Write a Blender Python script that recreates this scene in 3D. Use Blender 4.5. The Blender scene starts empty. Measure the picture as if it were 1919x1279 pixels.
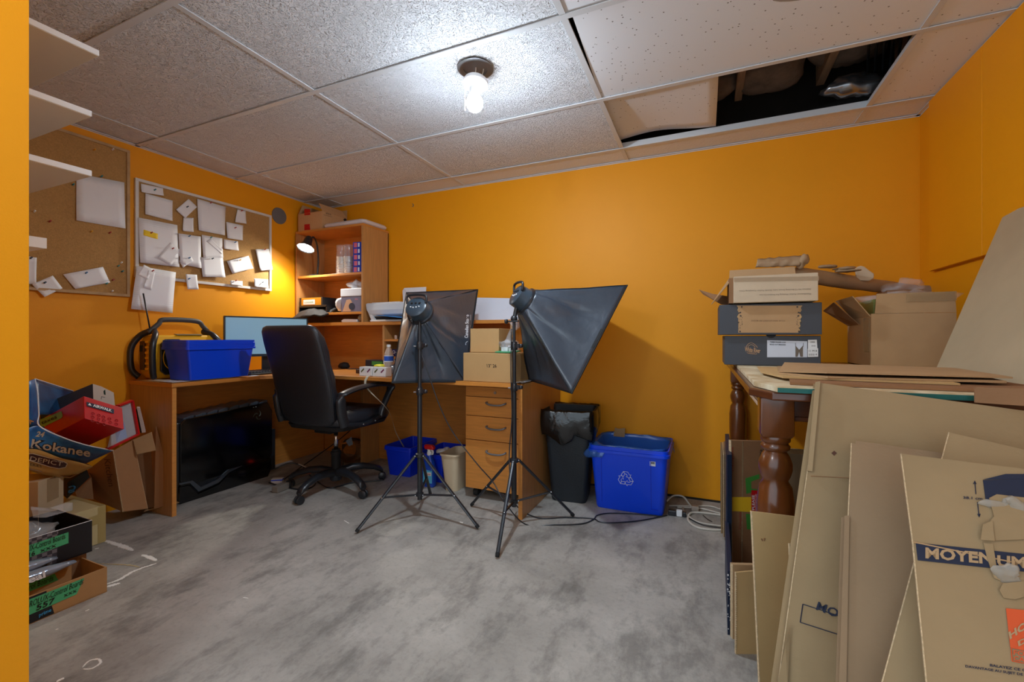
import bpy, bmesh, math, random
from mathutils import Vector, Matrix, noise
random.seed(7)
PI = math.pi
C = bpy.context.scene.collection
scene = bpy.context.scene

# ---------------------------------------------------------------- camera
YAW, FPX, CX, CY, CAMZ = 0.412782, 826.907, 960.0, 631.95, 1.007
cd = bpy.data.cameras.new('camera'); cam = bpy.data.objects.new('camera', cd); C.objects.link(cam)
cam.location = (0, 0, CAMZ); cam.rotation_euler = (PI/2, 0, YAW)
cd.sensor_width = 36; cd.lens = FPX/1919*36; cd.shift_y = -7.55/1919; cd.clip_start = 0.02
scene.camera = cam
# ---------------------------------------------------------------- light and exposure
scene.view_settings.view_transform = 'Standard'; scene.view_settings.look = 'None'
scene.view_settings.gamma = 1; scene.view_settings.use_curve_mapping = False
scene.view_settings.exposure = 0.95
BULB_STRENGTH = 640.0
DESK_LAMP_W = 13.0
HALL_W = 10.0
w = bpy.data.worlds.new('world'); scene.world = w; w.use_nodes = True
w.node_tree.nodes['Background'].inputs[0].default_value = (0.76, 0.89, 1.0, 1)
w.node_tree.nodes['Background'].inputs[1].default_value = 0.85
def point_light(name, loc, watts, radius, col):
    l = bpy.data.lights.new(name, 'POINT'); l.energy = watts; l.shadow_soft_size = radius; l.color = col
    o = bpy.data.objects.new(name, l); o.location = loc; C.objects.link(o); return o
point_light('hallway_lamp_light', (-0.92, -0.30, 2.0), HALL_W, 0.07, (0.90, 0.95, 1.0))

# ---------------------------------------------------------------- pixel to point helpers (the surveyed camera of the photograph)
DV = Vector((-math.sin(YAW), math.cos(YAW), 0)); RV = Vector((math.cos(YAW), math.sin(YAW), 0)); CAM = Vector((0, 0, CAMZ))
def ray(u, v): return DV + RV*((u-CX)/FPX) + Vector((0, 0, -(v-CY)/FPX))
def P(u, v, ax, val):
    d = ray(u, v); i = 'XYZ'.index(ax); return CAM + d*((val-CAM[i])/d[i])
def R(u, v, z): return CAM + ray(u, v)*z
def FL(u, z): return R(u, CY + FPX*CAMZ/z, z)
def plane_of(a, b, c):
    n = (b-a).cross(c-a).normalized()
    if n.dot(CAM-a) < 0: n = -n
    return (a.copy(), n)
def ON(pl, u, v, off=0.0):
    d = ray(u, v); t = (pl[0]-CAM).dot(pl[1])/d.dot(pl[1]); return CAM + d*t + pl[1]*off
def V(*a): return Vector(a)

# ---------------------------------------------------------------- materials
def lin(c): return tuple(((x/255)/12.92 if x/255 <= .04045 else ((x/255+.055)/1.055)**2.4) for x in c) + (1,)
MATS = {}
def mat(name, col, rough=.6, metal=0, var=0, vs=6, bump=0, bs=60, stretch=None, emit=0, alpha=1, trans=0, spec=.5, coat=0, col2=None):
    if name in MATS: return MATS[name]
    m = bpy.data.materials.new(name); m.use_nodes = True; nt = m.node_tree; b = nt.nodes['Principled BSDF']
    b.inputs['Base Color'].default_value = lin(col); b.inputs['Roughness'].default_value = rough; b.inputs['Metallic'].default_value = metal
    b.inputs['Specular IOR Level'].default_value = spec; b.inputs['Coat Weight'].default_value = coat; b.inputs['Coat Roughness'].default_value = .15
    b.inputs['Alpha'].default_value = alpha; b.inputs['Transmission Weight'].default_value = trans
    if emit: b.inputs['Emission Color'].default_value = lin(col); b.inputs['Emission Strength'].default_value = emit
    tc = nt.nodes.new('ShaderNodeTexCoord'); mp = nt.nodes.new('ShaderNodeMapping'); nt.links.new(tc.outputs['Object'], mp.inputs[0])
    if stretch: mp.inputs['Scale'].default_value = stretch
    if var:
        n = nt.nodes.new('ShaderNodeTexNoise'); n.inputs['Scale'].default_value = vs; n.inputs['Detail'].default_value = 5; n.inputs['Roughness'].default_value = .6
        nt.links.new(mp.outputs[0], n.inputs['Vector'])
        r = nt.nodes.new('ShaderNodeValToRGB'); a = lin(col); c2 = lin(col2) if col2 else tuple(x*(1-var) for x in a[:3])+(1,)
        r.color_ramp.elements[0].position = .32; r.color_ramp.elements[1].position = .68
        r.color_ramp.elements[0].color = c2; r.color_ramp.elements[1].color = a
        nt.links.new(n.outputs['Fac'], r.inputs[0]); nt.links.new(r.outputs[0], b.inputs['Base Color'])
    if bump:
        n2 = nt.nodes.new('ShaderNodeTexNoise'); n2.inputs['Scale'].default_value = bs; n2.inputs['Detail'].default_value = 3
        nt.links.new(mp.outputs[0], n2.inputs['Vector'])
        bp = nt.nodes.new('ShaderNodeBump'); bp.inputs['Strength'].default_value = bump; bp.inputs['Distance'].default_value = .01
        nt.links.new(n2.outputs['Fac'], bp.inputs['Height']); nt.links.new(bp.outputs[0], b.inputs['Normal'])
    MATS[name] = m; return m
ORANGE = mat('orange_paint', (240, 158, 6), .55, var=.06, vs=1.5, bump=.06, bs=220, spec=.35)
CORK = mat('cork', (188, 145, 86), .9, var=.28, vs=160, bump=.2, bs=200)
PAPER = mat('paper', (232, 234, 238), .7)
CARD = mat('cardboard', (186, 150, 108), .85, var=.10, vs=9, bump=.05, bs=120)
CARD2 = mat('cardboard_grey', (158, 134, 98), .85, var=.12, vs=6, bump=.05, bs=120)
CARD3 = mat('cardboard_tan', (200, 165, 112), .8, var=.08, vs=7, bump=.05, bs=90)
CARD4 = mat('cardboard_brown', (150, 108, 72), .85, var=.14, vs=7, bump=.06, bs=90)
CARDE = mat('cardboard_edge', (222, 196, 156), .9, var=.4, vs=170)
VEN = mat('veneer_h', (214, 140, 62), .42, var=.22, vs=5, stretch=(1.2, 1.2, 16), coat=.15)
VENV = mat('veneer_v', (198, 142, 82), .42, var=.24, vs=5, stretch=(16, 16, 1.1), coat=.15)
VENE = mat('veneer_edge', (224, 152, 74), .45, var=.15, vs=6, stretch=(2, 2, 12))
BLACK = mat('black_plastic', (32, 36, 42), .34, spec=.6)
BLACKM = mat('black_matte', (20, 20, 22), .7)
PIANO = mat('gloss_black', (8, 9, 12), .12, coat=.6)
LEATH = mat('black_leather', (34, 38, 46), .38, bump=.18, bs=180, spec=.65)
FABR = mat('softbox_nylon', (52, 63, 76), .33, bump=.25, bs=22, spec=.9)
CHROME = mat('chrome', (200, 200, 202), .18, 1)
STEEL = mat('brushed_steel', (150, 152, 155), .4, 1)
GREYM = mat('grey_metal', (128, 130, 134), .45, .6)
WHITE = mat('white_plastic', (232, 234, 236), .35)
WHITEM = mat('white_laminate', (228, 229, 230), .5)
BLUE = mat('blue_plastic', (10, 72, 238), .32, spec=.5)
BLUED = mat('blue_plastic_deep', (8, 48, 210), .35)
BIRCH = mat('shelf_underside', (216, 205, 186), .6)
WALNUT = mat('dark_turned_wood', (112, 60, 24), .28, var=.35, vs=5, stretch=(8, 8, 1.5), coat=.5)
WALH = mat('dark_apron_wood', (98, 50, 22), .32, var=.35, vs=5, stretch=(1.5, 1.5, 9), coat=.4)
TEAL = mat('teal_paint', (12, 98, 92), .6, var=.2, vs=30)
CHALK = mat('worn_white_board', (226, 216, 186), .8, var=.25, vs=14, col2=(188, 160, 116))
RED = mat('red_card', (196, 16, 24), .35, var=.1, vs=20)
DRED = mat('dark_red', (150, 10, 18), .5)
NAVY = mat('navy_print', (22, 32, 58), .7)
INK = mat('black_ink', (24, 22, 24), .7)
YEL = mat('yellow_plastic', (240, 178, 12), .4, bump=.03)
YELT = mat('yellow_tape', (238, 190, 30), .5)
GREEN = mat('green_tape', (80, 186, 130), .6)
GREENP = mat('green_print', (60, 140, 50), .7)
ORP = mat('orange_print', (214, 84, 34), .7)
TAN = mat('tape_tan', (170, 132, 86), .3)
CREAM = mat('cream_card', (218, 202, 150), .7, var=.05)
BEIGE = mat('beige_plastic', (214, 196, 164), .45)
DGREY = mat('charcoal_card', (66, 70, 78), .6, var=.08)
PINK = mat('pink_sticker', (224, 110, 130), .5)
SKYB = mat('sky_blue_print', (60, 130, 190), .4, var=.5, vs=7, col2=(14, 44, 100))
GOLD = mat('gold_print', (196, 146, 70), .6, var=.2)
TAPECL = mat('clear_tape', (190, 160, 120), .12, alpha=.45)
CORD = mat('white_cord', (206, 200, 188), .5)
DARKW = mat('void_shade', (34, 30, 28), .95, var=.4, vs=6)  # near-black colour stands in for the shade above the ceiling
JOIST = mat('rough_lumber', (196, 160, 128), .85, var=.3, vs=7, stretch=(10, 1, 10))
INSUL = mat('dusty_insulation', (150, 130, 116), .95, var=.4, vs=12, bump=.5, bs=30)
CLEAR = mat('clear_plastic', (235, 240, 245), .12, alpha=.22, spec=.9)
CLEARB = mat('blue_tint_plastic', (70, 130, 225), .12, alpha=.5, spec=.9)
MILK = mat('milky_plastic_bag', (226, 230, 236), .35, alpha=.9, bump=.3, bs=20)
BAGBK = mat('black_bag_film', (12, 13, 15), .16, bump=.35, bs=18, spec=.8)
GLASS = mat('clear_glass', (240, 245, 250), .05, trans=.9, spec=.5)
SCREEN = mat('monitor_screen', (130, 170, 190), .25, emit=.22)
RUB = mat('rubber', (26, 26, 27), .8)
KRAFT = mat('kraft_paper', (176, 146, 112), .75, var=.15, vs=9, bump=.25, bs=14)
MASON = mat('hardboard', (186, 166, 134), .75, var=.14, vs=3, bump=.04)
GALV = mat('dull_metal_disc', (120, 122, 126), .5, .4)
PWHITE = mat('white_paint_spill', (244, 242, 236), .7)

def line_paper(name, s):
    m = mat(name, (232, 234, 238), .7); nt = m.node_tree; b = nt.nodes['Principled BSDF']
    tc = nt.nodes['Texture Coordinate']; mp = nt.nodes['Mapping']
    wv = nt.nodes.new('ShaderNodeTexWave'); wv.bands_direction = 'Z'; wv.inputs['Scale'].default_value = s; wv.inputs['Distortion'].default_value = 1.2; wv.inputs['Detail Scale'].default_value = 30
    ns = nt.nodes.new('ShaderNodeTexNoise'); ns.inputs['Scale'].default_value = 14
    nt.links.new(mp.outputs[0], wv.inputs['Vector']); nt.links.new(mp.outputs[0], ns.inputs['Vector'])
    mu = nt.nodes.new('ShaderNodeMath'); mu.operation = 'MULTIPLY'; nt.links.new(wv.outputs['Fac'], mu.inputs[0]); nt.links.new(ns.outputs['Fac'], mu.inputs[1])
    r = nt.nodes.new('ShaderNodeValToRGB'); r.color_ramp.elements[0].position = .50; r.color_ramp.elements[1].position = .62
    r.color_ramp.elements[0].color = lin((232, 234, 238)); r.color_ramp.elements[1].color = lin((212, 216, 224))
    nt.links.new(mu.outputs[0], r.inputs[0]); nt.links.new(r.outputs[0], b.inputs['Base Color']); return m
PAPERL = line_paper('written_paper', 26)
PAPERL2 = line_paper('written_paper_fine', 40)

# ---------------------------------------------------------------- mesh builder
class G:
    def __init__(s): s.v = []; s.f = []
    def add(s, vs, fs):
        n = len(s.v); s.v += [Vector(x) for x in vs]; s.f += [tuple(i+n for i in f) for f in fs]; return s
    def box(s, x0, x1, y0, y1, z0, z1, m=None):
        vs = [V(x, y, z) for z in (z0, z1) for y in (y0, y1) for x in (x0, x1)]
        if m is not None: vs = [m @ x for x in vs]
        return s.add(vs, [(0, 2, 3, 1), (4, 5, 7, 6), (0, 1, 5, 4), (2, 6, 7, 3), (0, 4, 6, 2), (1, 3, 7, 5)])
    def prism(s, pts, vec):
        n = len(pts); vec = Vector(vec); pts = [Vector(p) for p in pts]
        nn = V(0, 0, 0)
        for i in range(n): nn += pts[i].cross(pts[(i+1) % n])
        if nn.dot(vec) > 0: pts = pts[::-1]
        vs = pts + [p+vec for p in pts]
        return s.add(vs, [tuple(range(n)), tuple(range(2*n-1, n-1, -1))] + [(i, i+n, (i+1) % n+n, (i+1) % n) for i in range(n)])
    def loft(s, loops, c0=True, c1=True, closed=True):
        n = len(loops[0]); vs = [p for l in loops for p in l]; fs = []
        for k in range(len(loops)-1):
            for i in range(n if closed else n-1):
                j = (i+1) % n; fs.append((k*n+i, k*n+j, (k+1)*n+j, (k+1)*n+i))
        if c0: fs.append(tuple(range(n-1, -1, -1)))
        if c1: fs.append(tuple((len(loops)-1)*n+i for i in range(n)))
        return s.add(vs, fs)
    def tube(s, pts, r, n=8, flat=1.0, up=None):
        pts = [Vector(p) for p in pts]; rs = r if isinstance(r, (list, tuple)) else [r]*len(pts); loops = []
        t0 = (pts[1]-pts[0]).normalized(); a = Vector(up) if up else (V(0, 0, 1) if abs(t0.z) < .9 else V(1, 0, 0))
        u = t0.cross(a).normalized()
        for i, p in enumerate(pts):
            t = (pts[min(i+1, len(pts)-1)]-pts[max(i-1, 0)]).normalized()
            u = (u-t*u.dot(t)).normalized(); w_ = t.cross(u)
            loops.append([p+(u*math.cos(2*PI*k/n)*rs[i]+w_*math.sin(2*PI*k/n)*rs[i]*flat) for k in range(n)])
        return s.loft(loops)
    def lathe(s, prof, c=(0, 0, 0), n=24, m=None, c0=True, c1=True):
        c = Vector(c); loops = [[V(r*math.cos(2*PI*k/n), r*math.sin(2*PI*k/n), z) for k in range(n)] for r, z in prof]
        loops = [[(m @ p if m is not None else p)+c for p in l] for l in loops]
        return s.loft(loops, c0, c1)
    def grid(s, fn, nu, nv):
        return s.add([fn(i/nu, j/nv) for j in range(nv+1) for i in range(nu+1)],
                     [(j*(nu+1)+i, j*(nu+1)+i+1, (j+1)*(nu+1)+i+1, (j+1)*(nu+1)+i) for j in range(nv) for i in range(nu)])
    def ball(s, c, r, n=10, sc=(1, 1, 1), fn=None):
        c = Vector(c); loops = []
        for k in range(1, n):
            ph = PI*k/n; loops.append([c+V(math.sin(ph)*math.cos(2*PI*i/(2*n))*sc[0], math.sin(ph)*math.sin(2*PI*i/(2*n))*sc[1], -math.cos(ph)*sc[2])*r for i in range(2*n)])
        if fn: loops = [[fn(p) for p in l] for l in loops]
        return s.loft(loops)
def rrect(hx, hy, z, r, n=4, cx=0, cy=0):
    out = []
    for qx, qy, a0 in ((1, 1, 0), (-1, 1, PI/2), (-1, -1, PI), (1, -1, 3*PI/2)):
        for k in range(n+1):
            a = a0+PI/2*k/n; out.append(V(cx+qx*(hx-r)+r*math.cos(a), cy+qy*(hy-r)+r*math.sin(a), z))
    return out
def smooth_path(pts, sub=6):
    pts = [Vector(p) for p in pts]; out = []
    for i in range(len(pts)-1):
        p0 = pts[max(i-1, 0)]; p1 = pts[i]; p2 = pts[i+1]; p3 = pts[min(i+2, len(pts)-1)]
        for k in range(sub):
            t = k/sub; out.append(.5*((2*p1)+(p2-p0)*t+(2*p0-5*p1+4*p2-p3)*t*t+(3*p1-p0-3*p2+p3)*t**3))
    return out+[pts[-1]]

def link(name, g, m, parent=None, smooth=False, bevel=0, world=True, solid=0, sub=0):
    me = bpy.data.meshes.new(name); vs = g.v
    if parent is not None and world:
        mw = parent.matrix_basis.copy(); q = parent.parent
        while q: mw = q.matrix_basis @ mw; q = q.parent
        inv = mw.inverted(); vs = [inv @ x for x in vs]
    me.from_pydata([tuple(x) for x in vs], [], g.f)
    o = bpy.data.objects.new(name, me)
    if parent is None:
        c = sum(vs, V(0, 0, 0))/len(vs); zmin = min(x.z for x in vs); base = V(c.x, c.y, zmin)
        for x in me.vertices: x.co -= base
        o.location = base
    for mm in (m if isinstance(m, list) else [m]): me.materials.append(mm)
    C.objects.link(o); o.parent = parent
    if smooth:
        for p in me.polygons: p.use_smooth = True
        if smooth != 'all': 
            me.set_sharp_from_angle(angle=math.radians(smooth if smooth is not True else 40))
    if bevel:
        b = o.modifiers.new('bevel', 'BEVEL'); b.width = bevel; b.segments = 2; b.limit_method = 'ANGLE'; b.angle_limit = math.radians(40)
    if solid:
        b = o.modifiers.new('solid', 'SOLIDIFY'); b.thickness = solid; b.offset = 0
    if sub:
        b = o.modifiers.new('sub', 'SUBSURF'); b.levels = sub; b.render_levels = sub
    return o
def tag(o, label, cat, group=None, kind=None):
    o['label'] = label; o['category'] = cat
    if group: o['group'] = group
    if kind: o['kind'] = kind
    return o
def thing(name, label, cat, loc=(0, 0, 0), rot=(0, 0, 0), group=None):
    o = bpy.data.objects.new(name, None); o.empty_display_size = .05; C.objects.link(o)
    o.location = loc; o.rotation_euler = rot
    o.matrix_basis = Matrix.LocRotScale(Vector(loc), o.rotation_euler, None)
    return tag(o, label, cat, group)
def root(name, loc=(0, 0, 0)):
    o = bpy.data.objects.new(name, None); C.objects.link(o); o.location = loc; o['kind'] = 'structure'; return o
def struct(name, g, m, parent=None, **k):
    o = link(name, g, m, parent, **k)
    if parent is None: o['kind'] = 'structure'
    return o
def copy_tree(o, parent=None):
    c = o.copy(); C.objects.link(c); c.parent = parent
    for ch in list(o.children): copy_tree(ch, c)
    return c
def sheet(pts, th, pl=None):
    pts = [Vector(p) for p in pts]; n = (pts[1]-pts[0]).cross(pts[2]-pts[0]).normalized()
    if n.dot(CAM-pts[0]) > 0: n = -n
    return G().prism(pts, n*th)      # thickness away from the viewer's side
_font = {}
def text(body, p0, p1, p2, m, parent, name='lettering', off=.0008, bold=0.0):
    """lettering mapped onto the parallelogram p0 (lower left) p1 (lower right) p2 (upper left)"""
    key = (body, bold)
    if key not in _font:
        cu = bpy.data.curves.new('t', 'FONT'); cu.body = body; cu.resolution_u = 2; cu.offset = bold
        to = bpy.data.objects.new('t', cu); C.objects.link(to)
        dg = bpy.context.evaluated_depsgraph_get(); me = bpy.data.meshes.new_from_object(to.evaluated_get(dg))
        _font[key] = ([v.co.copy() for v in me.vertices], [tuple(p.vertices) for p in me.polygons])
        bpy.data.objects.remove(to)
    vs, fs = _font[key]
    x0 = min(v.x for v in vs); x1 = max(v.x for v in vs); y0 = min(v.y for v in vs); y1 = max(v.y for v in vs)
    p0, p1, p2 = Vector(p0), Vector(p1), Vector(p2); n = (p1-p0).cross(p2-p0).normalized()
    if n.dot(CAM-p0) < 0: n = -n
    g = G().add([p0+(p1-p0)*((v.x-x0)/(x1-x0))+(p2-p0)*((v.y-y0)/(y1-y0))+n*off for v in vs], fs)
    return link(name, g, m, parent)
def decal(pts, m, parent, name='printed_patch', th=.0006, off=.0003):
    pts = [Vector(p) for p in pts]; n = (pts[1]-pts[0]).cross(pts[2]-pts[0]).normalized()
    if n.dot(CAM-pts[0]) < 0: n = -n
    return link(name, G().prism([p+n*off for p in pts], n*th), m, parent)
def lines(pairs, r, m, parent, name='printed_line'):
    g = G()
    for path in pairs: g.tube(path, r, 4)
    return link(name, g, m, parent)
def crumple(c, sc, seed, amp=.25, n=14, fr=6):
    def fn(p):
        q = p-Vector(c); k = noise.noise(p*fr+V(seed, seed*2, 0)); k2 = noise.noise(p*fr*3.1+V(0, seed, seed))
        return Vector(c)+q*(1+amp*k*1.6+amp*.5*k2)
    return G().ball(c, 1, n, sc, fn)

from mathutils.bvhtree import BVHTree
def world_of(o):
    m = o.matrix_basis.copy(); q = o.parent
    while q: m = q.matrix_basis @ m; q = q.parent
    return m
def surface(objs):
    vs, fs = [], []
    for o in objs:
        m = world_of(o); n = len(vs); vs += [m @ v.co for v in o.data.vertices]; fs += [tuple(i+n for i in p.vertices) for p in o.data.polygons]
    return BVHTree.FromPolygons(vs, fs)
def lay_on(o, tree, off=.0015):
    """press a printed mark onto a curved surface so that it follows the cloth or card"""
    m = world_of(o); mi = m.inverted()
    for v in o.data.vertices:
        p = m @ v.co; d = (p-CAM).normalized(); h = tree.ray_cast(CAM, d)
        if h[0] is not None: v.co = mi @ (h[0]-d*off)
    return o
# ================================================================ ROOM
XL, XR, YB, YF, ZC = -3.15, 1.025, 2.96, 0.45, 2.163
ZP = 2.66
def floor_mat():
    m = mat('concrete', (150, 150, 146), .62, bump=.12, bs=40, spec=.4); nt = m.node_tree; b = nt.nodes['Principled BSDF']; mp = nt.nodes['Mapping']
    def nz(sc, det, st=None, ro=.6):
        n = nt.nodes.new('ShaderNodeTexNoise'); n.inputs['Scale'].default_value = sc; n.inputs['Detail'].default_value = det; n.inputs['Roughness'].default_value = ro
        if st:
            q = nt.nodes.new('ShaderNodeMapping'); q.inputs['Scale'].default_value = st; nt.links.new(mp.outputs[0], q.inputs[0]); nt.links.new(q.outputs[0], n.inputs['Vector'])
        else: nt.links.new(mp.outputs[0], n.inputs['Vector'])
        return n
    def ramp(n, p0, p1, c0, c1):
        r = nt.nodes.new('ShaderNodeValToRGB'); r.color_ramp.elements[0].position = p0; r.color_ramp.elements[1].position = p1
        r.color_ramp.elements[0].color = c0; r.color_ramp.elements[1].color = c1; nt.links.new(n.outputs['Fac'], r.inputs[0]); return r
    def mix(t, a, c, f):
        x = nt.nodes.new('ShaderNodeMix'); x.data_type = 'RGBA'; x.blend_type = t; x.inputs[0].default_value = f
        nt.links.new(a.outputs[2] if a.bl_idname == 'ShaderNodeMix' else a.outputs[0], x.inputs[6]); nt.links.new(c.outputs[0], x.inputs[7]); return x
    a = ramp(nz(1.7, 8, (1, 1.3, 1), .62), .30, .70, lin((146, 142, 135)), lin((194, 189, 181)))
    s = ramp(nz(5, 7, (1.6, .8, 1), .7), .36, .52, lin((190, 190, 190)), (1, 1, 1, 1))
    k = ramp(nz(60, 4), .2, .5, lin((225, 225, 225)), (1, 1, 1, 1))
    w2 = ramp(nz(38, 6, (1, 2.2, 1), .75), .70, .75, (0, 0, 0, 1), lin((190, 190, 190)))
    x = mix('MULTIPLY', a, s, .8); x = mix('MULTIPLY', x, k, .8); x = mix('SCREEN', x, w2, .35)
    nt.links.new(x.outputs[2], b.inputs['Base Color']); return m
CONC = floor_mat()
floor = struct('floor', G().box(-3.4, 1.3, -3.0, 3.1, -.1, 0), CONC)
def splash(pts_px, seed, w0, cells=24):
    """thin uneven splash of dried paint along a line on the floor"""
    random.seed(seed); path = smooth_path([FL2(u, v) for u, v in pts_px], cells); L = []; Rr = []
    for i, p in enumerate(path):
        t = (path[min(i+1, len(path)-1)]-path[max(i-1, 0)]).normalized(); n = V(-t.y, t.x, 0); e = math.sin(PI*i/(len(path)-1))**.4
        L.append(p+n*w0*e*random.uniform(.5, 1.2)); Rr.append(p-n*w0*e*random.uniform(.25, 1))
    return G().prism([q+V(0, 0, .0002) for q in L+Rr[::-1]], (0, 0, .0012))
def FL2(u, v): return P(u, v, 'Z', 0)
for k, (pp, w0) in enumerate([([(196, 1014), (215, 1020), (235, 1027), (250, 1033)], .014), ([(266, 1041), (280, 1046), (293, 1052)], .012),
                              ([(200, 1096), (225, 1087), (255, 1070), (294, 1057)], .009), ([(200, 1101), (212, 1098), (226, 1094)], .012),
                              ([(155, 1252), (168, 1240), (184, 1237), (188, 1244), (172, 1254), (156, 1255)], .004), ([(178, 1030), (186, 1028)], .006),
                              ([(106, 1279), (121, 1272)], .006), ([(104, 1182), (110, 1180)], .004), ([(862, 979), (868, 981)], .006), ([(160, 1147), (168, 1143)], .003),
                              ([(456, 1121), (466, 1122)], .002), ([(645, 976), (655, 982)], .003)]):
    link('paint_splash', splash(pp, k, w0), PWHITE, floor)
link('dust_patch', splash([(180, 1057), (240, 1060), (262, 1064)], 31, .005), mat('beige_paint_spill', (190, 170, 130), .8), floor)
# walls
wl = struct('wall_left', G().box(XL-.12, XL, YF, YB+.12, 0, ZC+.02), ORANGE)
wb = struct('wall_back', G().box(XL, XR+.12, YB, YB+.12, 0, ZC+.02), ORANGE)
wr = struct('wall_right', G().box(XR, XR+.12, -.5, YB, 0, ZC+.02), ORANGE)
for y0, y1 in ((2.343, 2.795), (1.74, 2.340)):
    link('wall_panel', G().box(XR-.024, XR, y0, y1, 1.328, ZC-.004), ORANGE, wr, bevel=.002)
wf = struct('wall_front', G().box(XL-.12, -1.325, .10, YF, 0, ZC+.5), ORANGE)
GAPM = mat('gap_shade', (40, 34, 30), .9)  # dark strip colour standing in for shade in the gap under the wall
link('gap_shade', G().box(XL, XR, YB-.004, YB, 0, .012), GAPM, wb)
# vent disc, wall anchor
v = G().lathe([(0, 0), (.062, 0), (.066, .004), (.064, .009), (0, .011)], (0, 0, 0), 32, Matrix.Rotation(PI/2, 3, 'Y'))
for x in v.v: x += P(523, 405, 'X', XL)
vt = link('vent_cover', v, GALV, None, smooth=30); tag(vt, 'round grey metal cover plate on the orange wall above the cork board end', 'cover plate')
g = G(); c0 = P(775, 385, 'Y', YB)
for k in range(9):
    a = 2*PI*k/9; g.ball(c0+V(.005*math.cos(a*2), -.004, .012*math.sin(a)), .0035, 4)
tag(link('wall_hook', g, STEEL, None, smooth=True), 'tiny bent metal hook high on the orange back wall right of the hutch', 'hook')

# ceiling
TEXM = mat('swirl_ceiling_tile', (232, 236, 242), .8)
def bumpmat(m, kind):
    nt = m.node_tree; b = nt.nodes['Principled BSDF']; mp = nt.nodes['Mapping']
    bp = nt.nodes.new('ShaderNodeBump')
    if kind == 'swirl':
        n = nt.nodes.new('ShaderNodeTexNoise'); n.inputs['Scale'].default_value = 62; n.inputs['Detail'].default_value = 1.0; n.inputs['Distortion'].default_value = 2.2
        r = nt.nodes.new('ShaderNodeValToRGB'); r.color_ramp.elements[0].position = .46; r.color_ramp.elements[1].position = .55
        nt.links.new(mp.outputs[0], n.inputs['Vector']); nt.links.new(n.outputs['Fac'], r.inputs[0]); nt.links.new(r.outputs[0], bp.inputs['Height'])
        bp.inputs['Strength'].default_value = 1.0; bp.inputs['Distance'].default_value = .014
    else:
        n = nt.nodes.new('ShaderNodeTexVoronoi'); n.inputs['Scale'].default_value = 40; n.inputs['Randomness'].default_value = 1
        q = nt.nodes.new('ShaderNodeMapping'); q.inputs['Scale'].default_value = (1, 1.0, .02); nt.links.new(mp.outputs[0], q.inputs[0])
        r = nt.nodes.new('ShaderNodeValToRGB'); r.color_ramp.elements[0].position = .09; r.color_ramp.elements[1].position = .13
        nt.links.new(q.outputs[0], n.inputs['Vector']); nt.links.new(n.outputs['Distance'], r.inputs[0])
        n2 = nt.nodes.new('ShaderNodeTexNoise'); n2.inputs['Scale'].default_value = 11; r2 = nt.nodes.new('ShaderNodeValToRGB')
        r2.color_ramp.elements[0].position = .66; r2.color_ramp.elements[1].position = .7; nt.links.new(q.outputs[0], n2.inputs['Vector']); nt.links.new(n2.outputs['Fac'], r2.inputs[0])
        mx = nt.nodes.new('ShaderNodeMath'); mx.operation = 'MAXIMUM'; nt.links.new(r.outputs[0], mx.inputs[0]); nt.links.new(r2.outputs[0], mx.inputs[1])
        cr = nt.nodes.new('ShaderNodeMix'); cr.data_type = 'RGBA'; cr.inputs[6].default_value = lin((112, 108, 104)); cr.inputs[7].default_value = lin((230, 233, 238))
        nt.links.new(mx.outputs[0], cr.inputs[0]); nt.links.new(cr.outputs[2], b.inputs['Base Color'])
        nt.links.new(mx.outputs[0], bp.inputs['Height']); bp.inputs['Strength'].default_value = .4; bp.inputs['Distance'].default_value = .003
    nt.links.new(bp.outputs[0], b.inputs['Normal'])
bumpmat(TEXM, 'swirl')
PINM = mat('pinhole_ceiling_tile', (208, 206, 203), .85); bumpmat(PINM, 'pin')
FINM = mat('fine_ceiling_tile', (228, 230, 232), .85, bump=.35, bs=120)
RAIL = mat('ceiling_rail_white', (208, 212, 216), .4)
ceil = root('ceiling', (0, 0, ZC))
GX = [XL, -2.907, -1.688, -.469, .750, XR]; GY = [-.907, -.297, .313, .923, 1.532, 2.142, 2.751, YB]
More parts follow.
